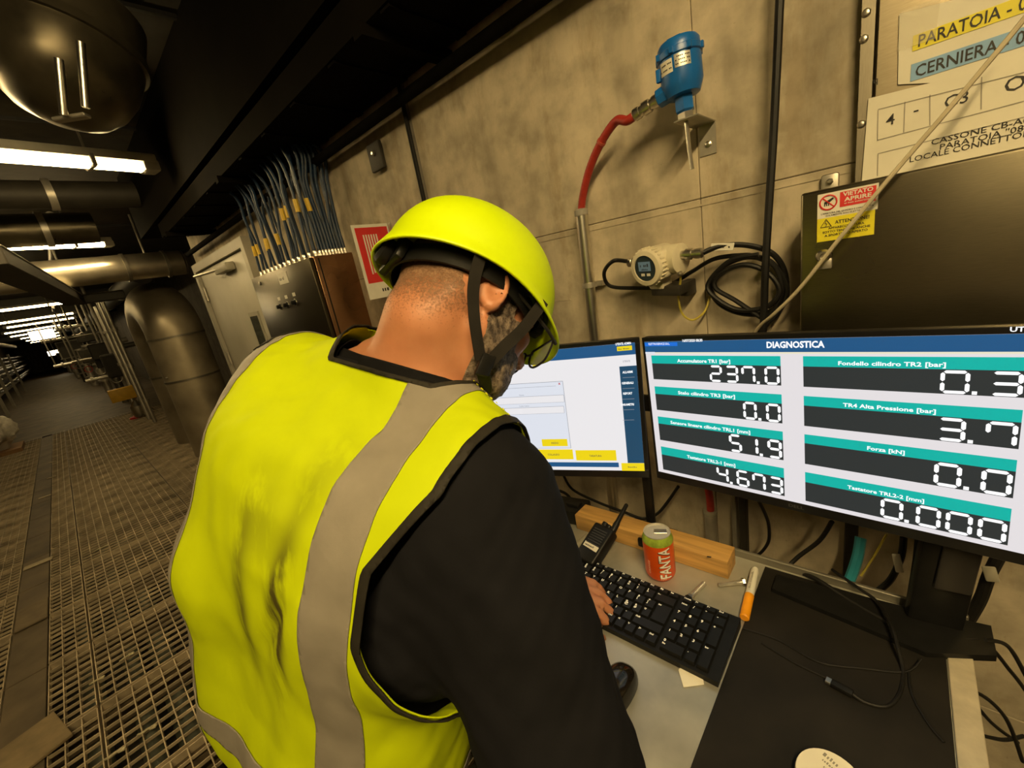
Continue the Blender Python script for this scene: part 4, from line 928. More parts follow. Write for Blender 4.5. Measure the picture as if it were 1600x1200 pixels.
for u, w_, s_ in ((0,1.25,'Ctrl'), (1.25,1.25,'Fn'), (2.5,1.25,'Alt'), (3.75,5.25,''), (9,1,'Alt'), (10,1,'Ctrl'), (11,1,'<'), (12,1,'v'), (13,1,'>'), (14,1,'End'), (15.25,2,'0|Ins'), (17.25,1,'.')): key(u, w_, y_, RD, s_)
leg.build('key_legends', M('legend_white', (.85,.85,.82), .5), kb, False)['kind'] = 'stuff'

# --- drink can
c = V((-.362,.735,DZ)); t = thing('drink_can', 'orange and green drink can standing on the workbench', 'can')
rc = .0325
MB().lathe([(.022,.0), (.026,.002), (rc-.001,.010), (rc,.014), (rc,.094)], c, (0,0,1), 40).build('body', M('can_orange', (.78,.10,.01), .28, .25, .06, 30), t)
MB().lathe([(rc,.094), (rc,.099), (rc-.002,.105), (.0275,.1125), (.0266,.1080)], c, (0,0,1), 40).build('shoulder', M('can_green', (.30,.42,.05), .35, .2, .35, 60), t)
lid = MB().lathe([(.0275,.1115), (.0285,.1125), (.0285,.1145), (.0270,.1145), (.0262,.110), (.0015,.110)], c, (0,0,1), 40).build('lid', M('lid_alu', (.6,.57,.5), .5, .6, .1, 40), t)
MB().rbox(c+V((.006,.004,.1125)), V((.012,.006,0)), V((-.003,.006,0)), (0,0,.0008), .0006, 1).build('pull_tab', MT['steel'], lid)
MB().lathe([(.010,.1102), (.010,.1108), (.004,.1108)], c+V((-.008,-.010,0)), (0,0,1), 16).build('opening', MT['black'], lid)
def on_can(txt, a0, z0, hgt, length, rr, mat, name, vertical=True, bold=.05):
    vs, fs = text_verts(txt, bold, 'LEFT'); xs_ = [v[0] for v in vs]; k_ = length/(max(xs_)-min(xs_)); q = MB(); out = []
    bm = bmesh.new(); bvs = [bm.verts.new(v) for v in vs]
    for f_ in fs:
        try: bm.faces.new([bvs[i] for i in f_])
        except ValueError: pass
    for i in range(1, 12):                      # slice the letters so that they follow the round wall
        co, no = ((0, i/12*1.1, 0), (0,1,0)) if vertical else ((min(xs_)+(max(xs_)-min(xs_))*i/12, 0, 0), (1,0,0))
        bmesh.ops.bisect_plane(bm, geom=bm.verts[:]+bm.edges[:]+bm.faces[:], plane_co=co, plane_no=no)
    bm.verts.index_update(); vs = [tuple(v.co) for v in bm.verts]; fs = [tuple(v.index for v in f_.verts) for f_ in bm.faces]; bm.free()
    for v in vs:
        if vertical: a = a0 - v[1]*hgt/rr; z = z0 + v[0]*k_
        else: a = a0 + v[0]*k_/rr; z = z0 + v[1]*hgt
        out.append(c + V((rr*math.cos(a), rr*math.sin(a), z)))
    q.add(out, fs); q.build(name, mat, t, False)
on_can('FANTA', -.42, .014, .024, .076, rc+.0003, MT['ink'], 'brand_shadow', True, .07)
on_can('FANTA', -.42, .014, .024, .076, rc+.0006, M('can_white', (.8,.78,.74), .4), 'brand_text', True, .03)
on_can('ORANGE', -1.80, .022, .0045, .034, rc+.0004, M('can_pale', (.85,.55,.4), .4), 'side_text', True, .01)
on_can('33cl', -1.15, .012, .006, .012, rc+.0004, M('can_pale2', (.85,.6,.45), .4), 'volume_text', False, .04)

# --- timber block
def wood(name, col):
    m_, nt, b = new_mat(name); n = noise_node(nt, 9, 5, (.6,9,9)); r_ = ramp(nt, n.outputs[0], [(.3, tuple(x*.6 for x in col)), (.55, col), (.75, tuple(min(1,x*1.2) for x in col))])
    nt.links.new(r_.outputs[0], b.inputs['Base Color']); b.inputs['Roughness'].default_value = .6; bump(nt, b, n.outputs[0], .15, .001); return m_
t = thing('timber_block', 'length of yellowish timber lying behind the can', 'wood block')
MB().rbox((-.428,.814,DZ+.023), (.193,0,0), (0,.028,0), (0,0,.0225), .002, 2).build('beam', wood('pine', (.52,.30,.09)), t)
p = at(1108, 870, Z=DZ+.0462); MB().rbox(p, (.004,.001,0), (0,.0018,0), (0,0,.0004), .0002, 1).build('ink_spot', MT['ink'], t)
tag(MB().rbox((-.425,.790,DZ+.026), (.0125,0,0), (0,.010,0), (0,0,.012), .004).build('rubber_stopper', MT['black']), 'black rubber stopper squeezed between the can and the timber', 'stopper')

# --- radio
A = at(914, 880, Z=DZ+.016); B = at(948, 826, Z=DZ+.060); ay = (B-A).normalized(); ax_ = V((1,-.12,0)); ax_ = (ax_-ay*ax_.dot(ay)).normalized(); az_ = ax_.cross(ay)
t = thing('two_way_radio', 'black two-way radio leaning on the timber, with a pale name label', 'radio')
L = (B-A).length; cM = (A+B)/2
MB().rbox(cM, ax_*.029, ay*L/2, az_*.016, .006, 3).build('body', MT['black'], t)
g = MB()
for k in range(7): g.obox(cM+ay*(L*.5-.016-.0065*k)+az_*.0163, ax_*.019, ay*.0015, az_*.0008)
g.build('speaker_grille', M('grille_grey', (.03,.03,.03), .5), t, False)
lb = MB().rbox(cM-ay*.012+az_*.0165, (ax_+ay*-.05).normalized()*.021, ay*.0065, az_*.0004, .0002, 1).build('name_label', MT['paper'], t)
q = MB(); greek(q, cM-ay*.0145+az_*.0172, ax_, ay, .034, .005, 3); q.build('label_text', MT['ink'], lb, False)
MB().lathe([(.0075,0), (.0075,.02), (.006,.028), (.005,.075), (.003,.078)], B+ax_*.018, (ay+V((0,0,.15))).normalized(), 14).build('antenna', MT['black'], t)
MB().lathe([(.008,0), (.008,.012), (.006,.013)], B-ax_*.010, ay, 12).build('volume_knob', MT['black'], t)
MB().lathe([(.006,0), (.006,.010), (.005,.011)], B+ax_*.003, ay, 12).build('channel_knob', MT['black'], t)
MB().rbox(cM-ay*L*.36-az_*.004, ax_*.027, ay*.012, az_*.018, .004).build('battery_end', MT['black'], t)

# --- bolts, marker, scraps
def bolt(label, a, b, r):
    t = thing('hex_bolt', label, 'bolt', 'bolts on the workbench'); d = (b-a).normalized()
    a = V((a.x,a.y,DZ+r*1.75)); b = V((b.x,b.y,DZ+r)); d = (b-a).normalized()
    MB().lathe([(r*1.75,0), (r*1.75,r*1.2)], a, d, 6).build('head', MT['steel'], t)
    q = MB(); n = 16; L = (b-a).length; pr = [(r,r*1.2)]
    for k in range(n): pr += [(r*.88, L*(.3+.68*k/n)), (r, L*(.3+.68*(k+.5)/n))]
    pr += [(r*.6,L)]; MB().lathe(pr, a, d, 14).build('shank', MT['steel_dull'], t)
bolt('short bright bolt lying in front of the timber, nearer the can', at(1077,941,Z=DZ), at(1101,914,Z=DZ), .0052)
bolt('bolt lying at the right end of the timber by the marker', at(1164,914,Z=DZ), at(1122,917,Z=DZ), .0046)
t = thing('marker_pen', 'white marker pen with orange cap at the edge of the mat', 'marker')
a = at(1163,966,Z=DZ+.010); b = at(1180,889,Z=DZ+.010); d = (b-a).normalized(); L = (b-a).length; r = .0085
MB().lathe([(r*.75,0), (r,.002), (r,L*.42), (r*1.02,L*.42+.001)], a, d, 20).build('cap', M('orange_cap', (.85,.33,.01), .4), t)
MB().lathe([(r*.93,L*.42), (r*.93,L*.93), (r*.7,L)], a, d, 20).build('barrel', MT['white'], t)
q = MB(); greek(q, a+d*L*.68+V((0,0,r*.96)), d, V((0,0,1)).cross(d), L*.4, .0035, 8); q.build('barrel_text', MT['steel_dull'], t, False)
P = [at(px, py, Z=DZ+.0012) for px, py in ((1060,1047), (1068,1074), (1100,1070), (1098,1058), (1066,1040))]
tag(MB().prism(P[::-1], V((0,0,.0008))).build('paper_scrap', MT['paper'], None, False), 'torn paper scrap sticking out under the keyboard', 'paper')
t = thing('computer_mouse', 'glossy black mouse half hidden by the sleeve', 'mouse')
c = V((-.318,.437,DZ)); q = MB(); bm = bmesh.new(); bmesh.ops.create_uvsphere(bm, u_segments=28, v_segments=16, radius=1)
for v in bm.verts:
    x_, y_, z_ = v.co; z_ = max(z_, 0); f = .92+.08*y_
    v.co = V((math.copysign(abs(x_)**.8, x_)*.030*f, math.copysign(abs(y_)**.85, y_)*.054, (z_**.8)*.036*(1-.15*y_)))
bm.verts.index_update(); q.add([v.co+c for v in bm.verts], [[v.index for v in f.verts] for f in bm.faces]); bm.free()
q.build('shell', M('gloss_black', (.010,.008,.006), .12), t, ang=70)
MB().lathe([(.007,-.003), (.008,-.002), (.008,.002), (.007,.003)], c+V((0,.026,.0235)), (1,0,0), 16).build('scroll_wheel', MT['black_rub'], t)
# round label disc
t = thing('tape_roll', 'round white-faced roll lying on the mat at the bottom edge', 'roll')
c = at(1299, 1222, Z=DZ+.018); c.z = DZ+.003
MB().lathe([(.036,0), (.039,.001), (.039,.014), (.037,.016)], c, (0,0,1), 40).build('roll', M('cardboard', (.45,.35,.2), .7), t)
MB().lathe([(.038,.016), (.038,.0168), (.001,.0168)], c, (0,0,1), 40).build('face', MT['paper'], t)
q = MB()
for k in range(4): greek(q, c+V((-.004+.004*k,.024-.009*k,.0174)), V((.9,-.35,0)), V((.35,.9,0)), (.018,.026,.03,.026)[k], .0055 if k == 0 else .0035, 20+k)
q.build('face_text', M('grey_ink', (.25,.24,.2), .7), t, False)
# black adapter at the left behind the sleeve
t = thing('power_adapter', 'black power adapter behind the sleeve at the left end of the bench', 'adapter')
c = at(893, 795, Z=DZ+.02); c = V((c.x,c.y-.01,DZ+.022))
MB().rbox(c, (.055,.01,0), (-.008,.035,0), (0,0,.022), .006).build('body', MT['black'], t)
MB().rbox(c+V((.02,0,.026)), (.02,0,0), (0,.012,0), (0,0,.006), .003).build('plug', MT['black'], t)
tag(MB().tube([at(894,862,Z=DZ+.012), at(918,838,Z=DZ+.012)], .009, 14).build('pale_tube', MT['grey_paint']), 'pale grey tube lying beside the radio', 'tube')

# --- cables on and behind the desk
def Dk(px, py, h=.004): return at(px, py, Z=DZ+h)
usb = thing('usb_cable', 'black cable ending in a bright metal plug on the mat', 'cable')
MB().tube(catmull([Dk(1328,1082,.008), Dk(1352,1098), Dk(1385,1104), Dk(1405,1085), Dk(1411,1050), Dk(1403,1012,.02), Dk(1392,975,.03), Dk(1370,940,.02), Dk(1340,918,.02), at(1300,890,Y=.90)], 10), .0028, 8).build('sheath', blk, usb)
a, b = Dk(1328,1082,.008), Dk(1302,1068,.008); d = (b-a).normalized()
MB().rbox(a+d*.010, d*.014, d.cross(V((0,0,1)))*.006, (0,0,.004), .002).build('plug_grip', MT['black'], usb)
MB().rbox(b+d*.002, d*.008, d.cross(V((0,0,1)))*.005, (0,0,.0025), .0006, 1).build('plug_metal', MT['steel'], usb)
cable('keyboard_lead', 'thin dark lead crossing the mat from the keyboard', [Dk(1160,982), Dk(1215,1000), Dk(1280,1035), Dk(1350,1045), Dk(1415,1050), Dk(1440,1030,.01)], .0018, blk)
cable('thin_lead', 'second thin dark lead lying diagonally on the mat', [Dk(1190,1005), Dk(1240,1035), Dk(1296,1062)], .0018, blk)
cable('mat_lead', 'dark lead running to the right edge of the mat', [Dk(1420,1050), Dk(1425,1085), Dk(1450,1130), Dk(1475,1160)], .002, blk)
cable('monitor_cable', 'black cable drooping behind the drink can under the monitors', [at(880,742,Y=.90), at(895,765,Y=.92), at(935,785,Y=.93), at(975,800,Y=.93), at(1005,810,Y=.93), at(1030,800,Y=.93), at(1060,760,Y=.93)], .004, blk)
cable('loop_cable', 'black cable loop hanging under the middle of the right monitor', [at(1175,765,Y=.862), at(1192,795,Y=.90), at(1201,820,Y=.94), at(1200,848,Y=.97), at(1182,868,Y=1.0), at(1163,862,Y=1.045)], .0036, blk)
cable('power_cable', 'thick black power cable bending down behind the workbench', [at(1300,815,Y=.92), at(1280,845,Y=.93), at(1245,872,Y=.92), at(1236,888,Y=.90), Dk(1275,905,.012), Dk(1330,940,.010), Dk(1390,975,.012)], .0045, blk)
cable('left_cable', 'black cable curling at the left behind the adapter', [at(868,765,Y=.93), at(885,772,Y=.93), at(900,790,Y=.92), at(915,800,Y=.9)], .0045, blk)
for k, pts in enumerate([[(1415,1050), (1460,1040), (1510,1085), (1550,1130), (1590,1160)], [(1460,1015), (1530,1000), (1580,1050), (1610,1090)], [(1470,1090), (1520,1080), (1570,1120), (1598,1190)], [(1450,1050), (1500,1130), (1560,1155), (1600,1150)], [(1540,1000), (1575,1010), (1605,1060)]]):
    Q = [at(px, py, Y=.80+.03*i) for i, (px, py) in enumerate(pts)]
    cable('hanging_lead', ['black lead hanging over the right edge of the bench, leftmost', 'black lead arching under the red tie', 'black lead dropping steeply at the lower right corner', 'black lead sagging lowest over the bench edge', 'short black lead closest to the right picture edge'][k], Q, .003, blk, 'leads hanging over the bench edge')
p = at(1515, 1000, Y=.83); tag(MB().tube([p+V((-.018,0,.002)), p, p+V((.02,.004,-.006))], [.004,.006,.004], 8).build('red_tie', M('bright_red', (.75,.03,.05), .4)), 'bright red connector on the black leads beside the stand', 'connector')
# bundles dropping behind the desk on the right
tq = M('turquoise_sheath', (.03,.30,.40), .45)
cable('turquoise_cable', 'turquoise cable behind the bench under the right monitor', [at(1345,840,Y=1.0), at(1340,870,Y=.98), at(1328,905,Y=.96), at(1320,915,Y=.95)], .010, tq)
cable('yellow_wire', 'thin yellow wire beside the turquoise cable', [at(1385,835,Y=1.0), at(1365,870,Y=.99), at(1345,900,Y=.97)], .0022, gy)
tg = thing('tagged_cable', 'black cable with white label tag behind the bench', 'cable')
pts = [at(1412,840,Y=.97), at(1408,870,Y=.96), at(1392,905,Y=.96), at(1370,925,Y=.95)]
MB().tube(catmull(pts, 8), .006, 10).build('sheath', blk, tg)
p = at(1403,880,Y=.94); q = MB().rbox(p, (.006,0,.002), (0,.002,0), (-.004,0,.020), .002).build('white_tag', MT['white'], tg)
tg = thing('tagged_cable', 'thick black cable with grey tag right of the stand', 'cable')
pts = [at(1560,870,Y=.93), at(1545,900,Y=.93), at(1530,940,Y=.93), at(1500,990,Y=.93)]
MB().tube(catmull(pts, 8), .009, 10).build('sheath', blk, tg)
p = at(1548,897,Y=.91); MB().rbox(p, (.008,0,.002), (0,.002,0), (-.004,0,.014), .002).build('grey_tag', MT['grey_paint'], tg)
cable('thick_bundle', 'thickest black cable bundle left of the stand column', [at(1445,830,Y=.95), at(1440,880,Y=.95), at(1430,940,Y=.93)], .013, blk)
# short conduit with red hose, thin posts under the monitor
t = thing('short_conduit', 'short steel conduit with a red hose under the right monitor', 'conduit')
p = at(1110, 800, Y=1.06)
MB().cyl(V((p.x,1.06,p.z)), V((p.x-.01,1.06,FL)), .016, 18).build('tube', MT['steel_dull'], t)
MB().tube(catmull([V((p.x,1.06,p.z-.01)), V((p.x,1.06,p.z+.05)), V((p.x-.01,1.05,p.z+.16))], 6), .010, 12).build('hose', redm, t)
MB().lathe([(.0165,-.006), (.018,-.006), (.018,.006), (.0165,.006)], V((p.x,1.06,p.z)), (0,0,1), 18).build('end_sleeve', MT['grey_paint'], t)
for k, (px, w_) in enumerate(((1150,.006), (1163,.009), (1330,.012))):
    p = at(px, 840, Y=1.06); tag(MB().rbox((p.x,1.06,(FL-.3)/2), (w_,0,0), (0,.012,0), (0,0,(-.3-FL)/2), .002, 1).build('support_post', MT['dark_metal'] if k else MT['galv']), ['thin grey support post behind the timber', 'dark support post just right of the short conduit', 'dark support post beside the turquoise cable'][k], 'post', 'support posts behind the bench')
# ================================================================== THE MAN AT THE DESK
def nrm(v): v = np.asarray(v, float); return v/np.linalg.norm(v)
# torso frame: origin midway between the shoulder joints; r right, f forward, u up the spine
TC = np.array([-.555, .285, -.206])
tr = nrm([.95, .14, -.27]); tu = np.array([.22, .26, .94]); tu = nrm(tu - tr*(tu@tr)); tf = np.cross(tu, tr)
def TP(r, f, u): return TC + tr*r + tf*f + tu*u
# head frame
HC = np.array([-.470, .420, -.046])
hf = nrm([.26, .66, -.72]); hr = nrm(np.cross(hf, [-.10, .70, .70])); hu = np.cross(hr, hf)
def HP(r, f, u): return HC + hr*r + hf*f + hu*u
HB = np.stack([hr, hf, hu])

SH_R = TP(.205, -.005, -.01); SH_L = TP(-.195, .0, .015)
EL_R = np.array([-.226, .222, -.522]); WR_R = np.array([-.405, .365, -.675])
EL_L = np.array([-.72, .40, -.44]); WR_L = np.array([-.530, .515, -.645])
HIP_R = TP(.09, .0, -.56); HIP_L = TP(-.09, .0, -.56)
KN_R = np.array([HIP_R[0]+.01, HIP_R[1]+.05, FL+.50]); KN_L = np.array([HIP_L[0]-.01, HIP_L[1]+.06, FL+.50])
AN_R = np.array([KN_R[0], KN_R[1]-.04, FL+.09]); AN_L = np.array([KN_L[0]-.01, KN_L[1]-.03, FL+.09])

class Field:
    def __init__(s, lo, hi, h):
        s.lo = np.array(lo, float); s.h = h; s.n = np.ceil((np.array(hi)-s.lo)/h).astype(int)+1
        s.F = np.full(s.n, .3, np.float32)
    def _sub(s, lo, hi, pad):
        a = np.clip(np.floor((np.asarray(lo)-pad-s.lo)/s.h).astype(int), 0, s.n); b = np.clip(np.ceil((np.asarray(hi)+pad-s.lo)/s.h).astype(int)+1, 0, s.n)
        if (b <= a).any(): return None
        sl = tuple(slice(i, j) for i, j in zip(a, b))
        ax = [s.lo[i]+s.h*np.arange(a[i], b[i]) for i in range(3)]
        return sl, np.stack(np.meshgrid(*ax, indexing='ij'), -1)
    def join(s, sl, d, k):
        f = s.F[sl]
        if k <= 0: s.F[sl] = np.minimum(f, d)
        else:
            hh = np.clip(.5+.5*(f-d)/k, 0, 1); s.F[sl] = f*(1-hh)+d*hh - k*hh*(1-hh)
    def cone(s, a, b, ra, rb, k=.02):
        a, b = np.asarray(a), np.asarray(b); g = s._sub(np.minimum(a, b), np.maximum(a, b), max(ra, rb)+.06)
        if g is None: return
        sl, P = g; ab = b-a; t = np.clip(((P-a)@ab)/(ab@ab), 0, 1); d = np.linalg.norm(P-a-t[..., None]*ab, axis=-1)-(ra+(rb-ra)*t)
        s.join(sl, d, k)
    def ell(s, c, rad, B=np.eye(3), k=.02, cut=False):
        c = np.asarray(c); m_ = max(rad); g = s._sub(c, c, m_+.06)
        if g is None: return
        sl, P = g; q = (P-c)@B.T; rad = np.asarray(rad); k0 = np.linalg.norm(q/rad, axis=-1); k1 = np.linalg.norm(q/rad**2, axis=-1)+1e-9
        d = k0*(k0-1)/k1
        if cut:
            f = s.F[sl]; d = -d; hh = np.clip(.5-.5*(f-d)/k, 0, 1); s.F[sl] = f*(1-hh)+d*hh + k*hh*(1-hh)
        else: s.join(sl, d, k)
    def stack(s, prof, off=0., k=.03, power=2.4):
        """torso as stacked ovals; prof rows: u, half width, half depth, forward shift"""
        P0 = np.array([TP(x, y, u) for u in (prof[0][0], prof[-1][0]) for x in (-.24, .24) for y in (-.22, .22)])
        sl, P = s._sub(P0.min(0), P0.max(0), .06); q = P-TC; lr, lf, lu = q@tr, q@tf, q@tu
        pr = np.array(prof)[::-1]; uu = pr[:, 0]
        a = np.interp(lu, uu, pr[:, 1])+off; b = np.interp(lu, uu, pr[:, 2])+off; c = np.interp(lu, uu, pr[:, 3])
        e = (np.abs(lr/a)**power + np.abs((lf-c)/b)**power)**(1/power)
        d = (e-1)*np.minimum(a, b)
        d = np.maximum(d, np.maximum(lu-uu[-1]-off, uu[0]-off-lu)*.8)
        s.join(sl, d, k)
    def mesh(s, iso=0.):
        F = s.F-iso; ins = F < 0; n = F.shape
        c = [ins[i:n[0]-1+i, j:n[1]-1+j, k:n[2]-1+k] for i in (0,1) for j in (0,1) for k in (0,1)]
        cnt = sum(x.astype(np.int8) for x in c); act = (cnt > 0) & (cnt < 8); I = np.argwhere(act)
        idx = -np.ones(act.shape, np.int64); idx[act] = np.arange(len(I))
        acc = np.zeros((len(I), 3)); num = np.zeros(len(I))
        offs = np.array([(i,j,k) for i in (0,1) for j in (0,1) for k in (0,1)])
        for p in range(8):
            for q in range(p+1, 8):
                if np.abs(offs[p]-offs[q]).sum() != 1: continue
                A, B = I+offs[p], I+offs[q]; fa, fb = F[tuple(A.T)], F[tuple(B.T)]; m_ = (fa < 0) != (fb < 0)
                t = np.where(m_, fa/np.where(m_, fa-fb, 1), 0)[:, None]
                acc += np.where(m_[:, None], A+(B-A)*t, 0); num += m_
        Vv = s.lo + s.h*acc/num[:, None]; Q = []
        for axs in range(3):
            sl0 = [slice(None)]*3; sl1 = [slice(None)]*3; sl0[axs] = slice(0, -1); sl1[axs] = slice(1, None)
            cr = ins[tuple(sl0)] != ins[tuple(sl1)]; E_ = np.argwhere(cr); b1, b2 = (axs+1) % 3, (axs+2) % 3
            ok = (E_[:, b1] > 0) & (E_[:, b2] > 0) & (E_[:, b1] < n[b1]-1) & (E_[:, b2] < n[b2]-1); E_ = E_[ok]
            fl = ins[tuple(sl0)][tuple(E_.T)]
            def cell(d1, d2): X = E_.copy(); X[:, b1] += d1; X[:, b2] += d2; return idx[tuple(X.T)]
            q = np.stack([cell(-1,-1), cell(0,-1), cell(0,0), cell(-1,0)], 1); q[~fl] = q[~fl][:, ::-1]; Q.append(q)
        Q = np.concatenate(Q); return Vv, np.concatenate([Q[:, [0,1,2]], Q[:, [0,2,3]]])
def vnormals(Vv, T):
    n = np.zeros_like(Vv); fn = np.cross(Vv[T[:,1]]-Vv[T[:,0]], Vv[T[:,2]]-Vv[T[:,0]])
    for k in range(3): np.add.at(n, T[:,k], fn)
    return n/(np.linalg.norm(n, axis=1)[:, None]+1e-12)
def smooth(Vv, T, it=2, lam=.5):
    e = np.concatenate([T[:,[0,1]], T[:,[1,2]], T[:,[2,0]]])
    for _ in range(it):
        s_ = np.zeros_like(Vv); c_ = np.zeros(len(Vv)); np.add.at(s_, e[:,0], Vv[e[:,1]]); np.add.at(c_, e[:,0], 1)
        Vv = Vv*(1-lam) + lam*s_/np.maximum(c_, 1)[:, None]
    return Vv
def clip(Vv, T, f):
    """keep the part of a triangle mesh where f < 0, with clean cut edges"""
    ins = f < 0; c = ins[T].sum(1); keep = T[c == 3]; mid = T[(c > 0) & (c < 3)]
    new = []; cache = {}; out = []
    def cut(a, b):
        k = (a, b) if a < b else (b, a)
        if k not in cache:
            t = f[k[0]]/(f[k[0]]-f[k[1]]); new.append(Vv[k[0]]+(Vv[k[1]]-Vv[k[0]])*t); cache[k] = len(Vv)+len(new)-1
        return cache[k]
    for tri in mid.tolist():
        i = [ins[x] for x in tri]
        while not (i[0] and not i[2]): tri = tri[1:]+tri[:1]; i = i[1:]+i[:1]
        a, b, c_ = tri
        if i[1]: p, q = cut(b, c_), cut(c_, a); out += [(a,b,p), (a,p,q)]
        else: p, q = cut(a, b), cut(c_, a); out.append((a,p,q))
    V2 = np.concatenate([Vv, np.array(new).reshape(-1, Vv.shape[1])]); T2 = np.concatenate([keep, np.array(out, int).reshape(-1,3)])
    us = np.unique(T2); mp = -np.ones(len(V2), int); mp[us] = np.arange(len(us)); return V2[us], mp[T2]
def mesh_obj(name, Vv, T, mat, parent, solid=0., attr=None):
    me = bpy.data.meshes.new(name); me.from_pydata(Vv.tolist(), [], T.tolist()); me.update(); me.materials.append(mat)
    me.polygons.foreach_set('use_smooth', [True]*len(me.polygons))
    if attr is not None:
        a = me.attributes.new('fade', 'FLOAT', 'POINT'); a.data.foreach_set('value', attr.astype(np.float32))
    o = _reg(bpy.data.objects.new(name, me), parent)
    if solid:
        md = o.modifiers.new('thickness', 'SOLIDIFY'); md.thickness = solid; md.offset = 1.0
    return o

PROF = [( .115,.060,.062,.040), (.085,.082,.070,.030), (.060,.116,.082,.016), (.035,.158,.098,.004), (.0,.185,.115,-.008), (-.06,.196,.132,-.018), (-.14,.200,.142,-.020),
        (-.24,.198,.140,-.012), (-.34,.192,.134,.0), (-.44,.190,.132,.008), (-.52,.192,.134,.004), (-.60,.192,.132,0.), (-.66,.178,.12,0)]
def torso(Fd, off, arms=True, k=.035):
    Fd.stack(PROF, off, 0.)
    # trapezius and shoulder blades
    for sd in (-1, 1):
        Fd.cone(TP(.045*sd,.005,.085), TP(.15*sd,-.01,.030), .045+off, .048+off, .03)
        Fd.cone(TP(.085*sd,-.085,-.04), TP(.075*sd,-.10,-.17), .050+off, .046+off, .03)
    if arms:
        Fd.cone(SH_R, EL_R, .066+off, .052+off, k); Fd.cone(SH_L, EL_L, .066+off, .052+off, k)

# ---- body: one continuous skin
Fb = Field((-.98,-.18,FL-.01), (-.10,.80,.22), .0058)
torso(Fb, 0.)
Fb.cone(EL_R, WR_R, .048, .029, .02); Fb.cone(EL_L, WR_L, .048, .029, .02)
for a, b, c in ((HIP_R, KN_R, AN_R), (HIP_L, KN_L, AN_L)):
    Fb.cone(a, b, .088, .060, .03); Fb.cone(b, c, .056, .036, .02); Fb.cone(c-np.array([0,.03,.03]), c+np.array([.0,.15,-.055]), .04, .032, .02)
# neck and head
N0 = TP(.0, .025, .06); NK = HP(0,-.045,-.055); NX = nrm(NK-N0); VW = nrm(N0); NA = nrm(NX-VW*(NX@VW)); NC = N0 + NX*.030
Fb.cone(N0, HP(0,-.045,-.055), .064, .060, .03); Fb.cone(N0+tf*.03, HP(0,.02,-.075), .055, .045, .03)
for sd in (-1, 1): Fb.cone(TP(.05*sd,.02,.06), HP(.055*sd,-.045,-.03), .030, .024, .03)
Fb.ell(HP(0,-.012,.022), (.077,.098,.100), HB, .02); Fb.ell(HP(0,.035,-.035), (.064,.066,.085), HB, .02)
Fb.ell(HP(0,.062,-.085), (.042,.036,.034), HB, .02)
for sd in (-1, 1): Fb.cone(HP(.060*sd,.005,-.055), HP(.030*sd,.062,-.098), .020, .018, .02); Fb.ell(HP(.045*sd,.075,-.022), (.020,.016,.016), HB, .015)
Fb.ell(HP(0,.088,.018), (.050,.014,.010), HB, .012); Fb.cone(HP(0,.096,.006), HP(0,.114,-.030), .008, .012, .01)
for sd in (-1, 1):
    Fb.ell(HP(.030*sd,.094,.000), (.015,.010,.008), HB, .004, True); Fb.ell(HP(.030*sd,.086,.0), (.012,.010,.011), HB, .003); Fb.ell(HP(.013*sd,.104,-.034), (.009,.010,.008), HB, .006)
Fb.ell(HP(0,.094,-.056), (.024,.010,.006), HB, .005); Fb.ell(HP(0,.092,-.066), (.021,.011,.007), HB, .005); Fb.ell(HP(0,.106,-.0605), (.024,.006,.0016), HB, .003, True)
for sd in (-1, 1):
    EB = HB.copy(); EB[0] = nrm(hr*sd-hf*.55); EB[1] = nrm(np.cross(hu, EB[0])); EB[2] = np.cross(EB[0], EB[1])
    ec = HP(.083*sd,-.006,-.004)
    Fb.ell(ec, (.0095,.020,.033), EB, .006); Fb.ell(ec-hu*.022+hf*.004, (.0085,.011,.013), EB, .006); Fb.ell(ec+EB[0]*.0095+hf*.003, (.0085,.0125,.022), EB, .003, True)
# hands
def hand(wr, d, up, sd, spread, curl, thumb_out):
    d = nrm(d); up = nrm(np.asarray(up)-d*(np.asarray(up)@d)); s_ = np.cross(d, up)*sd       # s_ points to the thumb side
    pc_ = wr+d*.045
    Fb.cone(wr, wr+d*.03, .027, .026, .015)
    for k_ in range(4):
        y = (.026-.0185*k_); L = (.040,.045,.042,.032)[k_]
        kn = wr+d*(.088-.004*abs(k_-1))+s_*y
        Fb.cone(wr+d*.02+s_*y*.7, kn, .016, .0125, .010)
        dd = nrm(d+s_*spread*(1.5-k_)*.12); p1 = kn+nrm(dd-up*curl*.5)*L; p2 = p1+nrm(dd-up*curl*1.6)*L*.62; p3 = p2+nrm(dd-up*curl*2.6)*L*.5
        Fb.cone(kn, p1, .0105, .0093, .005); Fb.cone(p1, p2, .0093, .0085, .004); Fb.cone(p2, p3, .0085, .0072, .004)
    t0 = wr+d*.022+s_*.022; t1 = t0+nrm(d*.7+s_*thumb_out-up*.2)*.042; t2 = t1+nrm(d+s_*thumb_out*.4-up*.35)*.032; t3 = t2+nrm(d-up*.3)*.024
    Fb.cone(t0, t1, .017, .0125, .01); Fb.cone(t1, t2, .0120, .0105, .005); Fb.cone(t2, t3, .0105, .0085, .004)
hand(WR_L, np.array([.74,.36,-.16]), [.15,0,1], 1, .6, .55, .9)          # left hand on the keys
hand(WR_R, np.array([-.05,.98,.05]), [0,.05,1], -1, .5, .45, .6)         # right hand at the mouse
bv, bt = Fb.mesh(); bv = smooth(bv, bt, 1, .35)
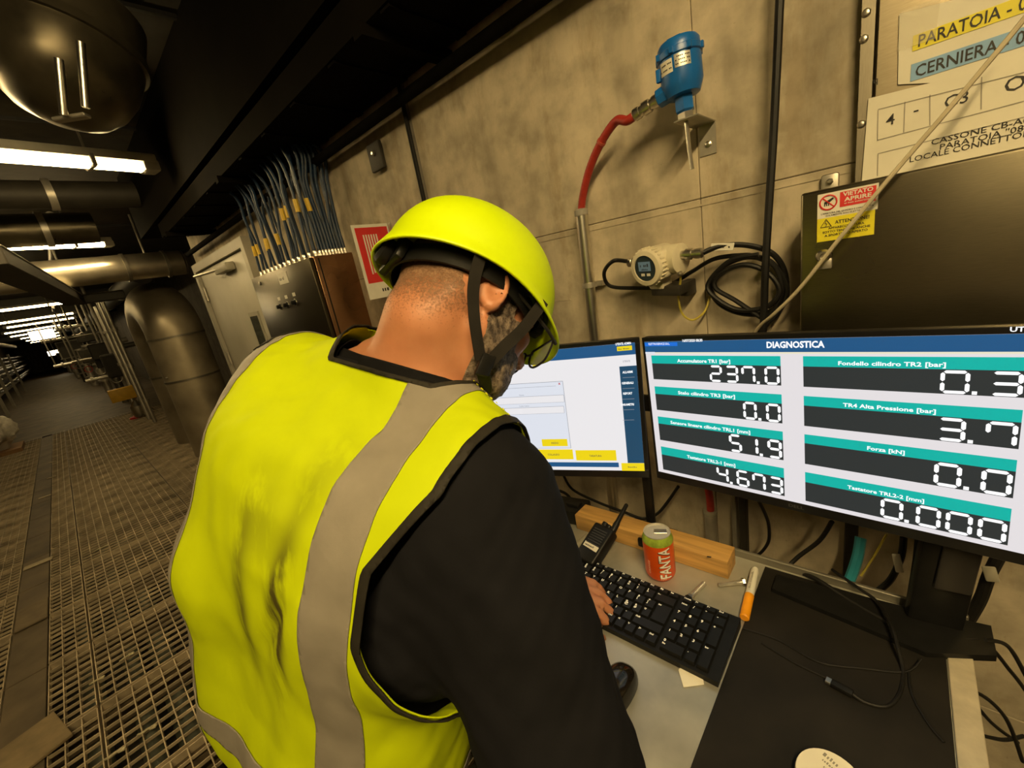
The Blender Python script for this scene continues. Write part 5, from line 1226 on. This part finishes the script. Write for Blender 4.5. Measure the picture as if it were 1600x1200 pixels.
def skin_mat():
    m_, nt, b = new_mat('skin'); n = noise_node(nt, 26, 5); n2 = noise_node(nt, 4, 3); n3 = noise_node(nt, 260, 3)
    r1 = ramp(nt, n.outputs[0], [(.3, (.44,.195,.100)), (.7, (.52,.25,.14))]); r2 = ramp(nt, n2.outputs[0], [(.35, (1.0,.86,.80)), (.65, (1,1,1))])
    c1 = mix(nt, r1.outputs[0], r2.outputs[0], .7, 'MULTIPLY'); nt.links.new(c1, b.inputs['Base Color'])
    b.inputs['Roughness'].default_value = .48; b.inputs['Subsurface Weight'].default_value = .12; b.inputs['Subsurface Radius'].default_value = (.012,.005,.003); b.inputs['Subsurface Scale'].default_value = .5
    bump(nt, b, n3.outputs[0], .12, .0008); return m_
man = mesh_obj('person', bv, bt, skin_mat(), None)
tag(man, 'man in yellow vest and helmet bending over the keyboard, seen from behind', 'person')
def loc(P, c, B): return (P-c)@B.T
TB = np.stack([tr, tf, tu])

# ---- hair and beard, following the head
def hair_mat(name, c0, c1, dens, scl):
    m_, nt, b = new_mat(name); n = noise_node(nt, scl, 4, None); n2 = noise_node(nt, scl*.25, 3)
    r1 = ramp(nt, n2.outputs[0], [(.35, c0), (.65, c1)]); nt.links.new(r1.outputs[0], b.inputs['Base Color']); b.inputs['Roughness'].default_value = .6
    at_ = nt.nodes.new('ShaderNodeAttribute'); at_.attribute_name = 'fade'
    ad = nt.nodes.new('ShaderNodeMath'); ad.operation = 'ADD'; nt.links.new(at_.outputs['Fac'], ad.inputs[0]); nt.links.new(n.outputs[0], ad.inputs[1])
    gt = nt.nodes.new('ShaderNodeMapRange'); gt.inputs['From Min'].default_value = dens; gt.inputs['From Max'].default_value = dens+.42; nt.links.new(ad.outputs[0], gt.inputs['Value'])
    nt.links.new(gt.outputs[0], b.inputs['Alpha']); bump(nt, b, n.outputs[0], .5, .002); return m_
bn = vnormals(bv, bt); hl = loc(bv, HC, HB)
nape = -.048 - .9*np.clip(hl[:,1]+.02, 0, 1) + .0*hl[:,0]
ear_gap = (np.minimum(np.linalg.norm(hl-np.array([.088,-.012,-.006]),axis=1), np.linalg.norm(hl-np.array([-.088,-.012,-.006]),axis=1)) < .040)*1.
hr_f = np.where(hl[:,1] < .035, (hl[:,2]-(-.105+.55*np.clip(hl[:,1]+.06,0,.1)))/.06, -1.) - ear_gap*3
in_head = (np.linalg.norm(bv-HC, axis=1) < .17)
hair_sel = np.where(in_head, -hr_f, 1.)
def patch(sel, offs):
    P, T = clip(np.concatenate([bv, bn], 1), bt, sel); return P, T
P, T = patch(hair_sel, 0); fade = np.clip((loc(P[:,:3], HC, HB)[:,2]-(-.105+.55*np.clip(loc(P[:,:3],HC,HB)[:,1]+.06,0,.1)))/.095, 0, 1)*.62
mesh_obj('hair', P[:,:3]+P[:,3:]*.0012, T, hair_mat('buzzed_hair', (.16,.085,.045), (.26,.15,.085), .70, 380), man, 0, fade)
jaw = np.maximum.reduce([hl[:,2]+.030-.35*np.clip(hl[:,1],0,1), -(hl[:,1]-.002+.28*(hl[:,2]+.05)), -(hl[:,2]+.150)])
burn = np.maximum.reduce([np.abs(hl[:,1]-.028)-.014, hl[:,2]-.02, -(hl[:,2]+.06), .045-np.abs(hl[:,0])])
nose_ = np.minimum(np.minimum(hl[:,1]-.066, hl[:,2]+.050), .5); sel = np.where(in_head, np.maximum(np.maximum(np.minimum(jaw, burn), nose_), .036-np.linalg.norm(np.abs(hl)*np.array([1,0,0])+hl*np.array([0,1,1])-np.array([.088,-.012,-.006]),axis=1)), 1.)
P, T = patch(sel, 0); fade = np.full(len(P), .5)
sn = .0035+.002*np.sin(P[:,0]*900)*np.sin(P[:,1]*800)*np.sin(P[:,2]*700)
mesh_obj('beard', P[:,:3]+P[:,3:]*sn[:,None], T, hair_mat('grey_beard', (.045,.032,.024), (.26,.20,.15), .55, 420), man, 0, fade)

# ---- shirt (dark navy, long upper sleeve)
def wrinkle(P, amp, fr, seed):
    r_ = np.random.default_rng(seed); w_ = np.zeros(len(P))
    for k_ in range(5):
        d = r_.normal(size=3)*fr; w_ += np.sin(P@d + r_.uniform(0, 6) + .8*np.sin(P@(r_.normal(size=3)*fr*.6)))
    return amp*w_/5
Fs = Field((-.95,-.16,-.85), (-.12,.50,.06), .0064)
torso(Fs, .010, True, .045)
def loose_sleeve(Fd, off):
    Fd.cone(TP(.18,-.045,-.02), TP(.18,-.06,-.19), .075+off, .068+off, .05)           # loose cloth behind the arm
    Fd.cone(SH_R+np.array([-.012,-.035,-.045]), EL_R+np.array([-.012,-.010,0]), .098+off, .074+off, .03); Fd.cone(EL_R, EL_R+(WR_R-EL_R)*.30, .062+off, .056+off, .02)
loose_sleeve(Fs, 0.)
Fs.cone(SH_L, EL_L, .080, .066, .03); Fs.cone(EL_L, EL_L+(WR_L-EL_L)*.3, .062, .054, .02)
sv, st = Fs.mesh(); sv = smooth(sv, st, 2, .5); sn = vnormals(sv, st)
sv = sv + sn*(wrinkle(sv, .0045, 34, 5)+wrinkle(sv, .0022, 85, 6))[:,None]
def neck_cut(P, d):
    q = P-NC; h_ = q@NA; t_ = q@NX; rad = np.linalg.norm(q-t_[:,None]*NX, axis=1); return np.minimum(h_+d, .105-rad)
def fore_cut(P):
    f = np.full(len(P), -1.)
    for a, b in ((EL_R, WR_R), (EL_L, WR_L)):
        d = nrm(b-a); t_ = (P-a)@d; rad = np.linalg.norm(P-a-t_[:,None]*d, axis=1); f = np.maximum(f, np.where((rad < .10) & (t_ > 0), t_-.055, -1.))
    return f
neck_l = loc(sv, N0, TB)
f = np.maximum(fore_cut(sv), neck_cut(sv, 0.))
sv, st = clip(sv, st, f)
def cloth(name, c, rough, var, seed_scale=9, fine=500, sheen=0.):
    m_, nt, b = new_mat(name); n = noise_node(nt, seed_scale, 4); n2 = noise_node(nt, fine, 2)
    r1 = ramp(nt, n.outputs[0], [(.3, tuple(x*(1-var) for x in c)), (.7, tuple(x*(1+var) for x in c))]); nt.links.new(r1.outputs[0], b.inputs['Base Color']); b.inputs['Roughness'].default_value = rough
    b.inputs['Specular IOR Level'].default_value = .12
    if sheen: b.inputs['Sheen Weight'].default_value = sheen
    bump(nt, b, n2.outputs[0], .15, .0006); return m_
P, T = clip(np.concatenate([bv, bn], 1), bt, np.where(np.linalg.norm(bv-NC, axis=1) < .115, np.abs((bv-NC)@NA)-.011, 1.))
mesh_obj('shirt', sv, st, cloth('navy_shirt', (.0065,.0066,.0088), .85, .3), man, .0015)

mesh_obj('shirt_collar', P[:,:3]+P[:,3:]*.0045, T, cloth('collar_black', (.006,.006,.007), .8, .3), man, .003)
# ---- hi-vis vest
Fv = Field((-.92,-.18,-.80), (-.15,.50,.06), .0064)
torso(Fv, .021, False)
Fv.cone(TP(.13,.0,.008), TP(.21,-.005,-.012), .066, .074, .04); Fv.cone(TP(-.13,-.01,.0), TP(-.21,-.005,-.004), .072, .086, .04); Fv.cone(SH_L, SH_L*.6+EL_L*.4, .096, .092, .03)
Fv.cone(TP(.13,-.075,-.08), TP(.165,-.07,-.16), .075, .065, .05)
Fv.cone(TP(-.170,-.055,-.06), TP(-.185,-.080,-.26), .098, .096, .06); Fv.cone(TP(-.185,-.080,-.26), TP(-.19,-.06,-.56), .096, .095, .06)
loose_sleeve(Fv, .013)
Fv.cone(N0, NK, .076, .072, .03)          # vest blousing on the left
vv, vt = Fv.mesh(); vv = smooth(vv, vt, 3, .5); vn = vnormals(vv, vt)
L = loc(vv, TC, TB)
fold = wrinkle(L*np.array([1,1,.28]), .0066, 46, 11)*np.clip((-.05-L[:,2])*5, .15, 1.) + wrinkle(L*np.array([1,1,.5]), .0016, 120, 12)
crease = -.006*np.exp(-((L[:,0]-(.030+.50*(L[:,2]+.20)))/.016)**2)*np.exp(-((L[:,2]+.215)/.075)**2)*(L[:,1] < 0)
vv = vv + vn*(fold+crease)[:,None]
vn = vnormals(vv, vt); VN = np.concatenate([vv, vn], 1)
def vest_fields(P):
    L = loc(P[:,:3], TC, TB); N = loc(P[:,:3], N0, TB)
    arm = L[:,0] - (.163 + 2.2*np.clip(-.15-L[:,2],0,1)**1.4 + .10*np.clip(L[:,1]+.02,0,1)*0 - .25*np.clip(L[:,1]+.04, -.06, .0)*0 + .042*np.clip((L[:,2]+.06)/.09,0,1))
    arm = np.where(L[:,2] < -.30, -.05, arm)
    arml = -L[:,0] - (.235 + 1.1*np.clip(-.20-L[:,2],0,1)**1.25); arml = np.where((L[:,2] < -.36) | (L[:,1] < -.055), -.05, arml)
    neck = neck_cut(P[:,:3], .004)
    return L, arm, arml, neck
L, arm, arml, neck = vest_fields(VN); hem = -.66-L[:,2]
cutf = np.maximum.reduce([arm+.003, arml+.003, neck+.003, hem])
P, T = clip(VN, vt, cutf)
def vest_mat():
    m_, nt, b = new_mat('hivis_yellow')
    base = (.80,.83,.0)
    n1 = noise_node(nt, 5, 5, (1,1,.45)); n2 = noise_node(nt, 30, 5, (1,1,.12)); n3 = noise_node(nt, 900, 2)
    tc = nt.nodes.new('ShaderNodeTexCoord')
    r1 = ramp(nt, n1.outputs[0], [(.40, (.46,.57,.0)), (.62, (.53,.65,.0))])
    # grime streaks rubbed into the middle of the back
    at_ = nt.nodes.new('ShaderNodeAttribute'); at_.attribute_name = 'fade'
    r2 = ramp(nt, n2.outputs[0], [(.36, 0.), (.52, 1.)])
    mu = nt.nodes.new('ShaderNodeMath'); mu.operation = 'MULTIPLY'; nt.links.new(at_.outputs['Fac'], mu.inputs[0]); nt.links.new(r2.outputs[0], mu.inputs[1])
    c1 = mix(nt, r1.outputs[0], (.07,.06,.01), mu.outputs[0]); nt.links.new(c1, b.inputs['Base Color']); b.inputs['Roughness'].default_value = .75; b.inputs['Specular IOR Level'].default_value = .2
    bump(nt, b, n3.outputs[0], .12, .0006); return m_
Lp = loc(P[:,:3], TC, TB)
g = lambda x0, z0, sx, sz, tilt=0.: np.exp(-((Lp[:,0]-x0-tilt*(Lp[:,2]-z0))/sx)**2-((Lp[:,2]-z0)/sz)**2)
grime = np.clip(1.5*g(.030,-.20,.018,.12,.10)+.9*g(-.045,-.22,.016,.12)+.35*g(-.02,-.08,.05,.05)+.30*g(.03,-.30,.012,.08)+.22*g(.06,.0,.04,.04), 0, 1)*(Lp[:,1] < .02)
YVEST = vest_mat()
vest = mesh_obj('vest', P[:,:3], T, YVEST, man, .0016, grime)
tag(vest, 'bright yellow high-visibility vest with grey reflective bands')
def region(lo_hi, off):
    """part of the vest shell inside all the given fields (<0), lifted by off"""
    P, T = VN, vt
    for fn in [lambda Q: np.maximum.reduce([vest_fields(Q)[1], vest_fields(Q)[2], vest_fields(Q)[3], -.655-vest_fields(Q)[0][:,2]])] + lo_hi:
        P, T = clip(P, T, fn(P))
    return P[:,:3]+P[:,3:]*off, T
REF = cloth('reflective_grey', (.24,.22,.19), .5, .12, 14, 700)
def bandx(x0, x1, sd=1): return [lambda Q: x0-sd*loc(Q[:,:3],TC,TB)[:,0]-.12*np.clip(loc(Q[:,:3],TC,TB)[:,2]+.10,0,1)*0, lambda Q: sd*loc(Q[:,:3],TC,TB)[:,0]-x1]
mesh_obj('reflective_band', *region(bandx(.082,.146), .0022), REF, vest, .0012)
mesh_obj('reflective_band', *region(bandx(.205,.265,-1), .0022), REF, vest, .0012)
for z in (-.525,):
    mesh_obj('waist_band', *region([lambda Q: z-.025-loc(Q[:,:3],TC,TB)[:,2], lambda Q: loc(Q[:,:3],TC,TB)[:,2]-z-.025], .0030), REF, vest, .0012)
TRIM = cloth('black_binding', (.022,.020,.016), .6, .3, 20, 600)
mesh_obj('armhole_binding', *region([lambda Q: -.011-vest_fields(Q)[1]], .0035), TRIM, vest, .002)
mesh_obj('armhole_binding', *region([lambda Q: -.011-vest_fields(Q)[2]], .0035), TRIM, vest, .002)
mesh_obj('collar_binding', *region([lambda Q: -.006-vest_fields(Q)[3]], .0022), TRIM, vest, .002)
seam = cloth('shoulder_seam', (.66,.68,.02), .8, .1)
mesh_obj('shoulder_seam', *region([lambda Q: np.abs(loc(Q[:,:3],TC,TB)[:,1]-.012)-.0012, lambda Q: -loc(Q[:,:3],TC,TB)[:,2]-.02, lambda Q: -loc(Q[:,:3],TC,TB)[:,0]], .004), seam, vest, .001)

# ---- trousers and boots
Ft = Field((-.95,-.16,FL-.005), (-.3,.36,-.55), .008)
Ft.stack([r_ for r_ in PROF if r_[0] < -.45], .008, 0.)
for a, b, c in ((HIP_R, KN_R, AN_R), (HIP_L, KN_L, AN_L)): Ft.cone(a, b, .105, .078, .03); Ft.cone(b, c, .076, .062, .02)
pv, pt = Ft.mesh(); pv = smooth(pv, pt, 2); pn = vnormals(pv, pt); pv = pv+pn*wrinkle(pv, .004, 40, 8)[:,None]
mesh_obj('trousers', pv, pt, cloth('dark_trousers', (.02,.021,.026), .85, .3), man)
for c in (AN_R, AN_L):
    Fo = Field(c-np.array([.09,.13,.10]), c+np.array([.09,.24,.12]), .006)
    Fo.cone(c+np.array([0,-.01,.06]), c+np.array([0,-.015,-.02]), .056, .052, .02); Fo.cone(c+np.array([0,-.03,-.045]), c+np.array([0,.14,-.05]), .045, .042, .03)
    Fo.F = np.maximum(Fo.F, (FL+.002-(Fo.lo[2]+Fo.h*np.arange(Fo.n[2])))[None,None,:]); ov, ot = Fo.mesh()
    mesh_obj('boot', ov, ot, cloth('boot_leather', (.02,.016,.012), .55, .3), man)

# ---- safety helmet
hel = thing('safety_helmet', 'bright yellow safety helmet with black chin strap on the man', 'helmet')
def hv(p): return V(p.tolist())
def helmet_shell(scale, z0):
    nA, nT = 72, 30; vs = []; fs = []
    for i in range(nT+1):
        for j in range(nA):
            a = 2*math.pi*j/nA; ca, sa = math.cos(a), math.sin(a)     # a = 0 to the right, pi/2 forward
            ry = .140 if sa > 0 else .146; rx = .114
            ridge = 1+.018*math.exp(-(ca/.30)**2)
            if i <= nT-7:
                t_ = i/(nT-7); th = t_*math.pi/2
                rr = math.sin(th)**.88; zz = math.cos(th)**.92*.128*(1+.03*math.exp(-(ca/.25)**2)*(rr < .9))
            else:
                k_ = (i-(nT-7))/7; front = max(0, sa); rear = max(0, -sa)
                rr = 1+k_*(.030+.30*front**2.2+.05*rear**2)*.75; zz = -.004-k_*(.016+.012*front**2+.018*rear**1.5)
            x_, y_ = ca*rx*rr*scale, sa*ry*rr*scale
            vs.append(hv(HP(x_, y_-.004, z0+zz*scale)))
    for i in range(nT):
        for j in range(nA):
            l = (j+1) % nA
            if i == 0:
                continue
            fs.append((i*nA+j, (i+1)*nA+j, (i+1)*nA+l, i*nA+l))
    fs.append(tuple(nA+j for j in range(nA)))
    return vs, fs
def helmet_mat():
    m_, nt, b = new_mat('helmet_yellow'); n = noise_node(nt, 9, 4); r1 = ramp(nt, n.outputs[0], [(.3, (.57,.76,.0)), (.7, (.63,.84,.0))]); nt.links.new(r1.outputs[0], b.inputs['Base Color'])
    b.inputs['Roughness'].default_value = .42; b.inputs['Specular IOR Level'].default_value = .4; return m_
HZ = .030
sh = MB().add(*helmet_shell(.955, HZ)).build('shell', helmet_mat(), hel, ang=60); md = sh.modifiers.new('thickness', 'SOLIDIFY'); md.thickness = .0035; md.offset = -1
# suspension: headband, cradle, ratchet knob
ring = [hv(HP(.089*math.cos(a), .110*math.sin(a)-.008, HZ-.018-.014*max(0,-math.sin(a)))) for a in [2*math.pi*i/48 for i in range(49)]]
MB().ribbon(ring, [hv(hr*math.cos(a)+hf*math.sin(a)) for a in [2*math.pi*i/48 for i in range(49)]], .028, .003).build('headband', MT['black'], hel)
ring = [hv(HP(.098*math.cos(a), .122*math.sin(a)-.006, HZ+.002)) for a in [2*math.pi*i/48 for i in range(49)]]
MB().ribbon(ring, [hv(hr*math.cos(a)+hf*math.sin(a)) for a in [2*math.pi*i/48 for i in range(49)]], .016, .004).build('cradle_ring', MT['black'], hel)
for a in [math.pi*k_/3+.3 for k_ in range(6)]:
    MB().rbox(hv(HP(.094*math.cos(a), .116*math.sin(a), HZ+.0)), hv((hr*math.cos(a)+hf*math.sin(a))*.008), hv((hf*math.cos(a)-hr*math.sin(a))*.012), hv(hu*.012), .003).build('cradle_clip', MT['black'], hel)
kb_ = HP(-.005,-.128,HZ-.030); MB().lathe([(.017,0), (.019,.003), (.019,.012), (.015,.016), (.004,.017)], hv(kb_), hv(-hf), 14).build('ratchet_knob', MT['black'], hel)
MB().rbox(hv(HP(-.005,-.122,HZ-.030)), hv(hr*.034), hv(hf*.006), hv(hu*.016), .004).build('ratchet_housing', MT['black'], hel)
# chin strap: two webs on each side meeting at a buckle under the ear
for sd in (1, -1):
    bk = HP(.072*sd, .026, -.098)
    a = [HP(.100*sd,-.050,HZ-.004), HP(.092*sd,-.040,-.02), HP(.084*sd,-.018,-.058), bk-hf*.008]
    b = [HP(.098*sd,.062,HZ-.010), HP(.090*sd,.052,-.03), HP(.080*sd,.040,-.065), bk+hf*.004]
    for q in (a, b):
        pts = catmull([hv(x) for x in q], 6); MB().ribbon(pts, [hv(hr*sd)]*len(pts), .0165, .0016).build('chin_strap', cloth('strap_web', (.020,.018,.016), .7, .2, 30, 800), hel)
    MB().rbox(hv(bk+hr*sd*.002-hu*.004), hv(nrm(hf+hu*.3)*.010), hv(hr*.0035), hv(hu*.016), .002).build('strap_buckle', MT['black'], hel)
    und = [bk-hu*.012, HP(.052*sd,.050,-.122), HP(.0,.062,-.130)]
    pts = catmull([hv(x) for x in und], 6); MB().ribbon(pts, [hv(nrm(hr*sd*.6-hu))]*len(pts), .0165, .0016).build('under_strap', MT['black'], hel)

# ---- glasses
gl_ = thing('glasses', 'black framed glasses on the bent-down face of the man', 'glasses')
fr = M('glasses_black', (.015,.014,.013), .35)
for sd in (1, -1):
    MB().tube(catmull([hv(HP(.082*sd,-.004,.014)), hv(HP(.083*sd,.03,.012)), hv(HP(.079*sd,.09,.0)), hv(HP(.072*sd,.122,-.008))], 6), .0026, 8).build('temple', fr, gl_)
    lens = [HP(sd*(.008+.060*x), .128-.010*x*x, -.010+.020*y) for x, y in ((0,.3), (.25,.55), (.7,.6), (1,.35), (1.,-.5), (.8,-1.2), (.3,-1.3), (.03,-.7))]
    pts = catmull([hv(x) for x in lens], 5, True); MB().tube(pts, .0018, 6, True).build('rim', fr, gl_)
    lm = new_mat('lens'); lm[2].inputs['Base Color'].default_value = (.8,.82,.8,1); lm[2].inputs['Alpha'].default_value = .18; lm[2].inputs['Roughness'].default_value = .05
    nn_ = noise_node(lm[1], 4); MB().add(pts, [tuple(range(len(pts)))]).build('lens', lm[0], gl_, False)
MB().tube(catmull([hv(HP(-.009,.128,-.006)), hv(HP(0,.133,-.003)), hv(HP(.009,.128,-.006))], 5), .002, 6).build('bridge', fr, gl_)

# ================================================================== origins: every top-level object stands at its own base
def _kids(o): return [c for c in ABS if c.parent is o]
KIDS = {}
for o in ABS:
    if o.parent is not None: KIDS.setdefault(o.parent, []).append(o)
def _pts(o):
    out = []
    if o.type == 'MESH':
        a = ABS[o]; bb = [V(c) for c in o.bound_box]
        rm = o.rotation_euler.to_matrix()
        out += [a + rm @ c for c in bb]
    for c in KIDS.get(o, []): out += _pts(c)
    return out
for o in [o for o in ABS if o.parent is None]:
    P = _pts(o)
    if not P: continue
    base = V(((min(p.x for p in P)+max(p.x for p in P))/2, (min(p.y for p in P)+max(p.y for p in P))/2, min(p.z for p in P)))
    shift = base - ABS[o]
    if o.type == 'MESH' and o.data.users == 1: o.data.transform(Matrix.Translation(-shift))
    elif o.type == 'MESH': base = ABS[o]
    ABS[o] = base
for o, a in ABS.items():
    o.location = a - ABS[o.parent] if o.parent is not None else a + V((0, 0, CZ))
for me in bpy.data.meshes: me.update()
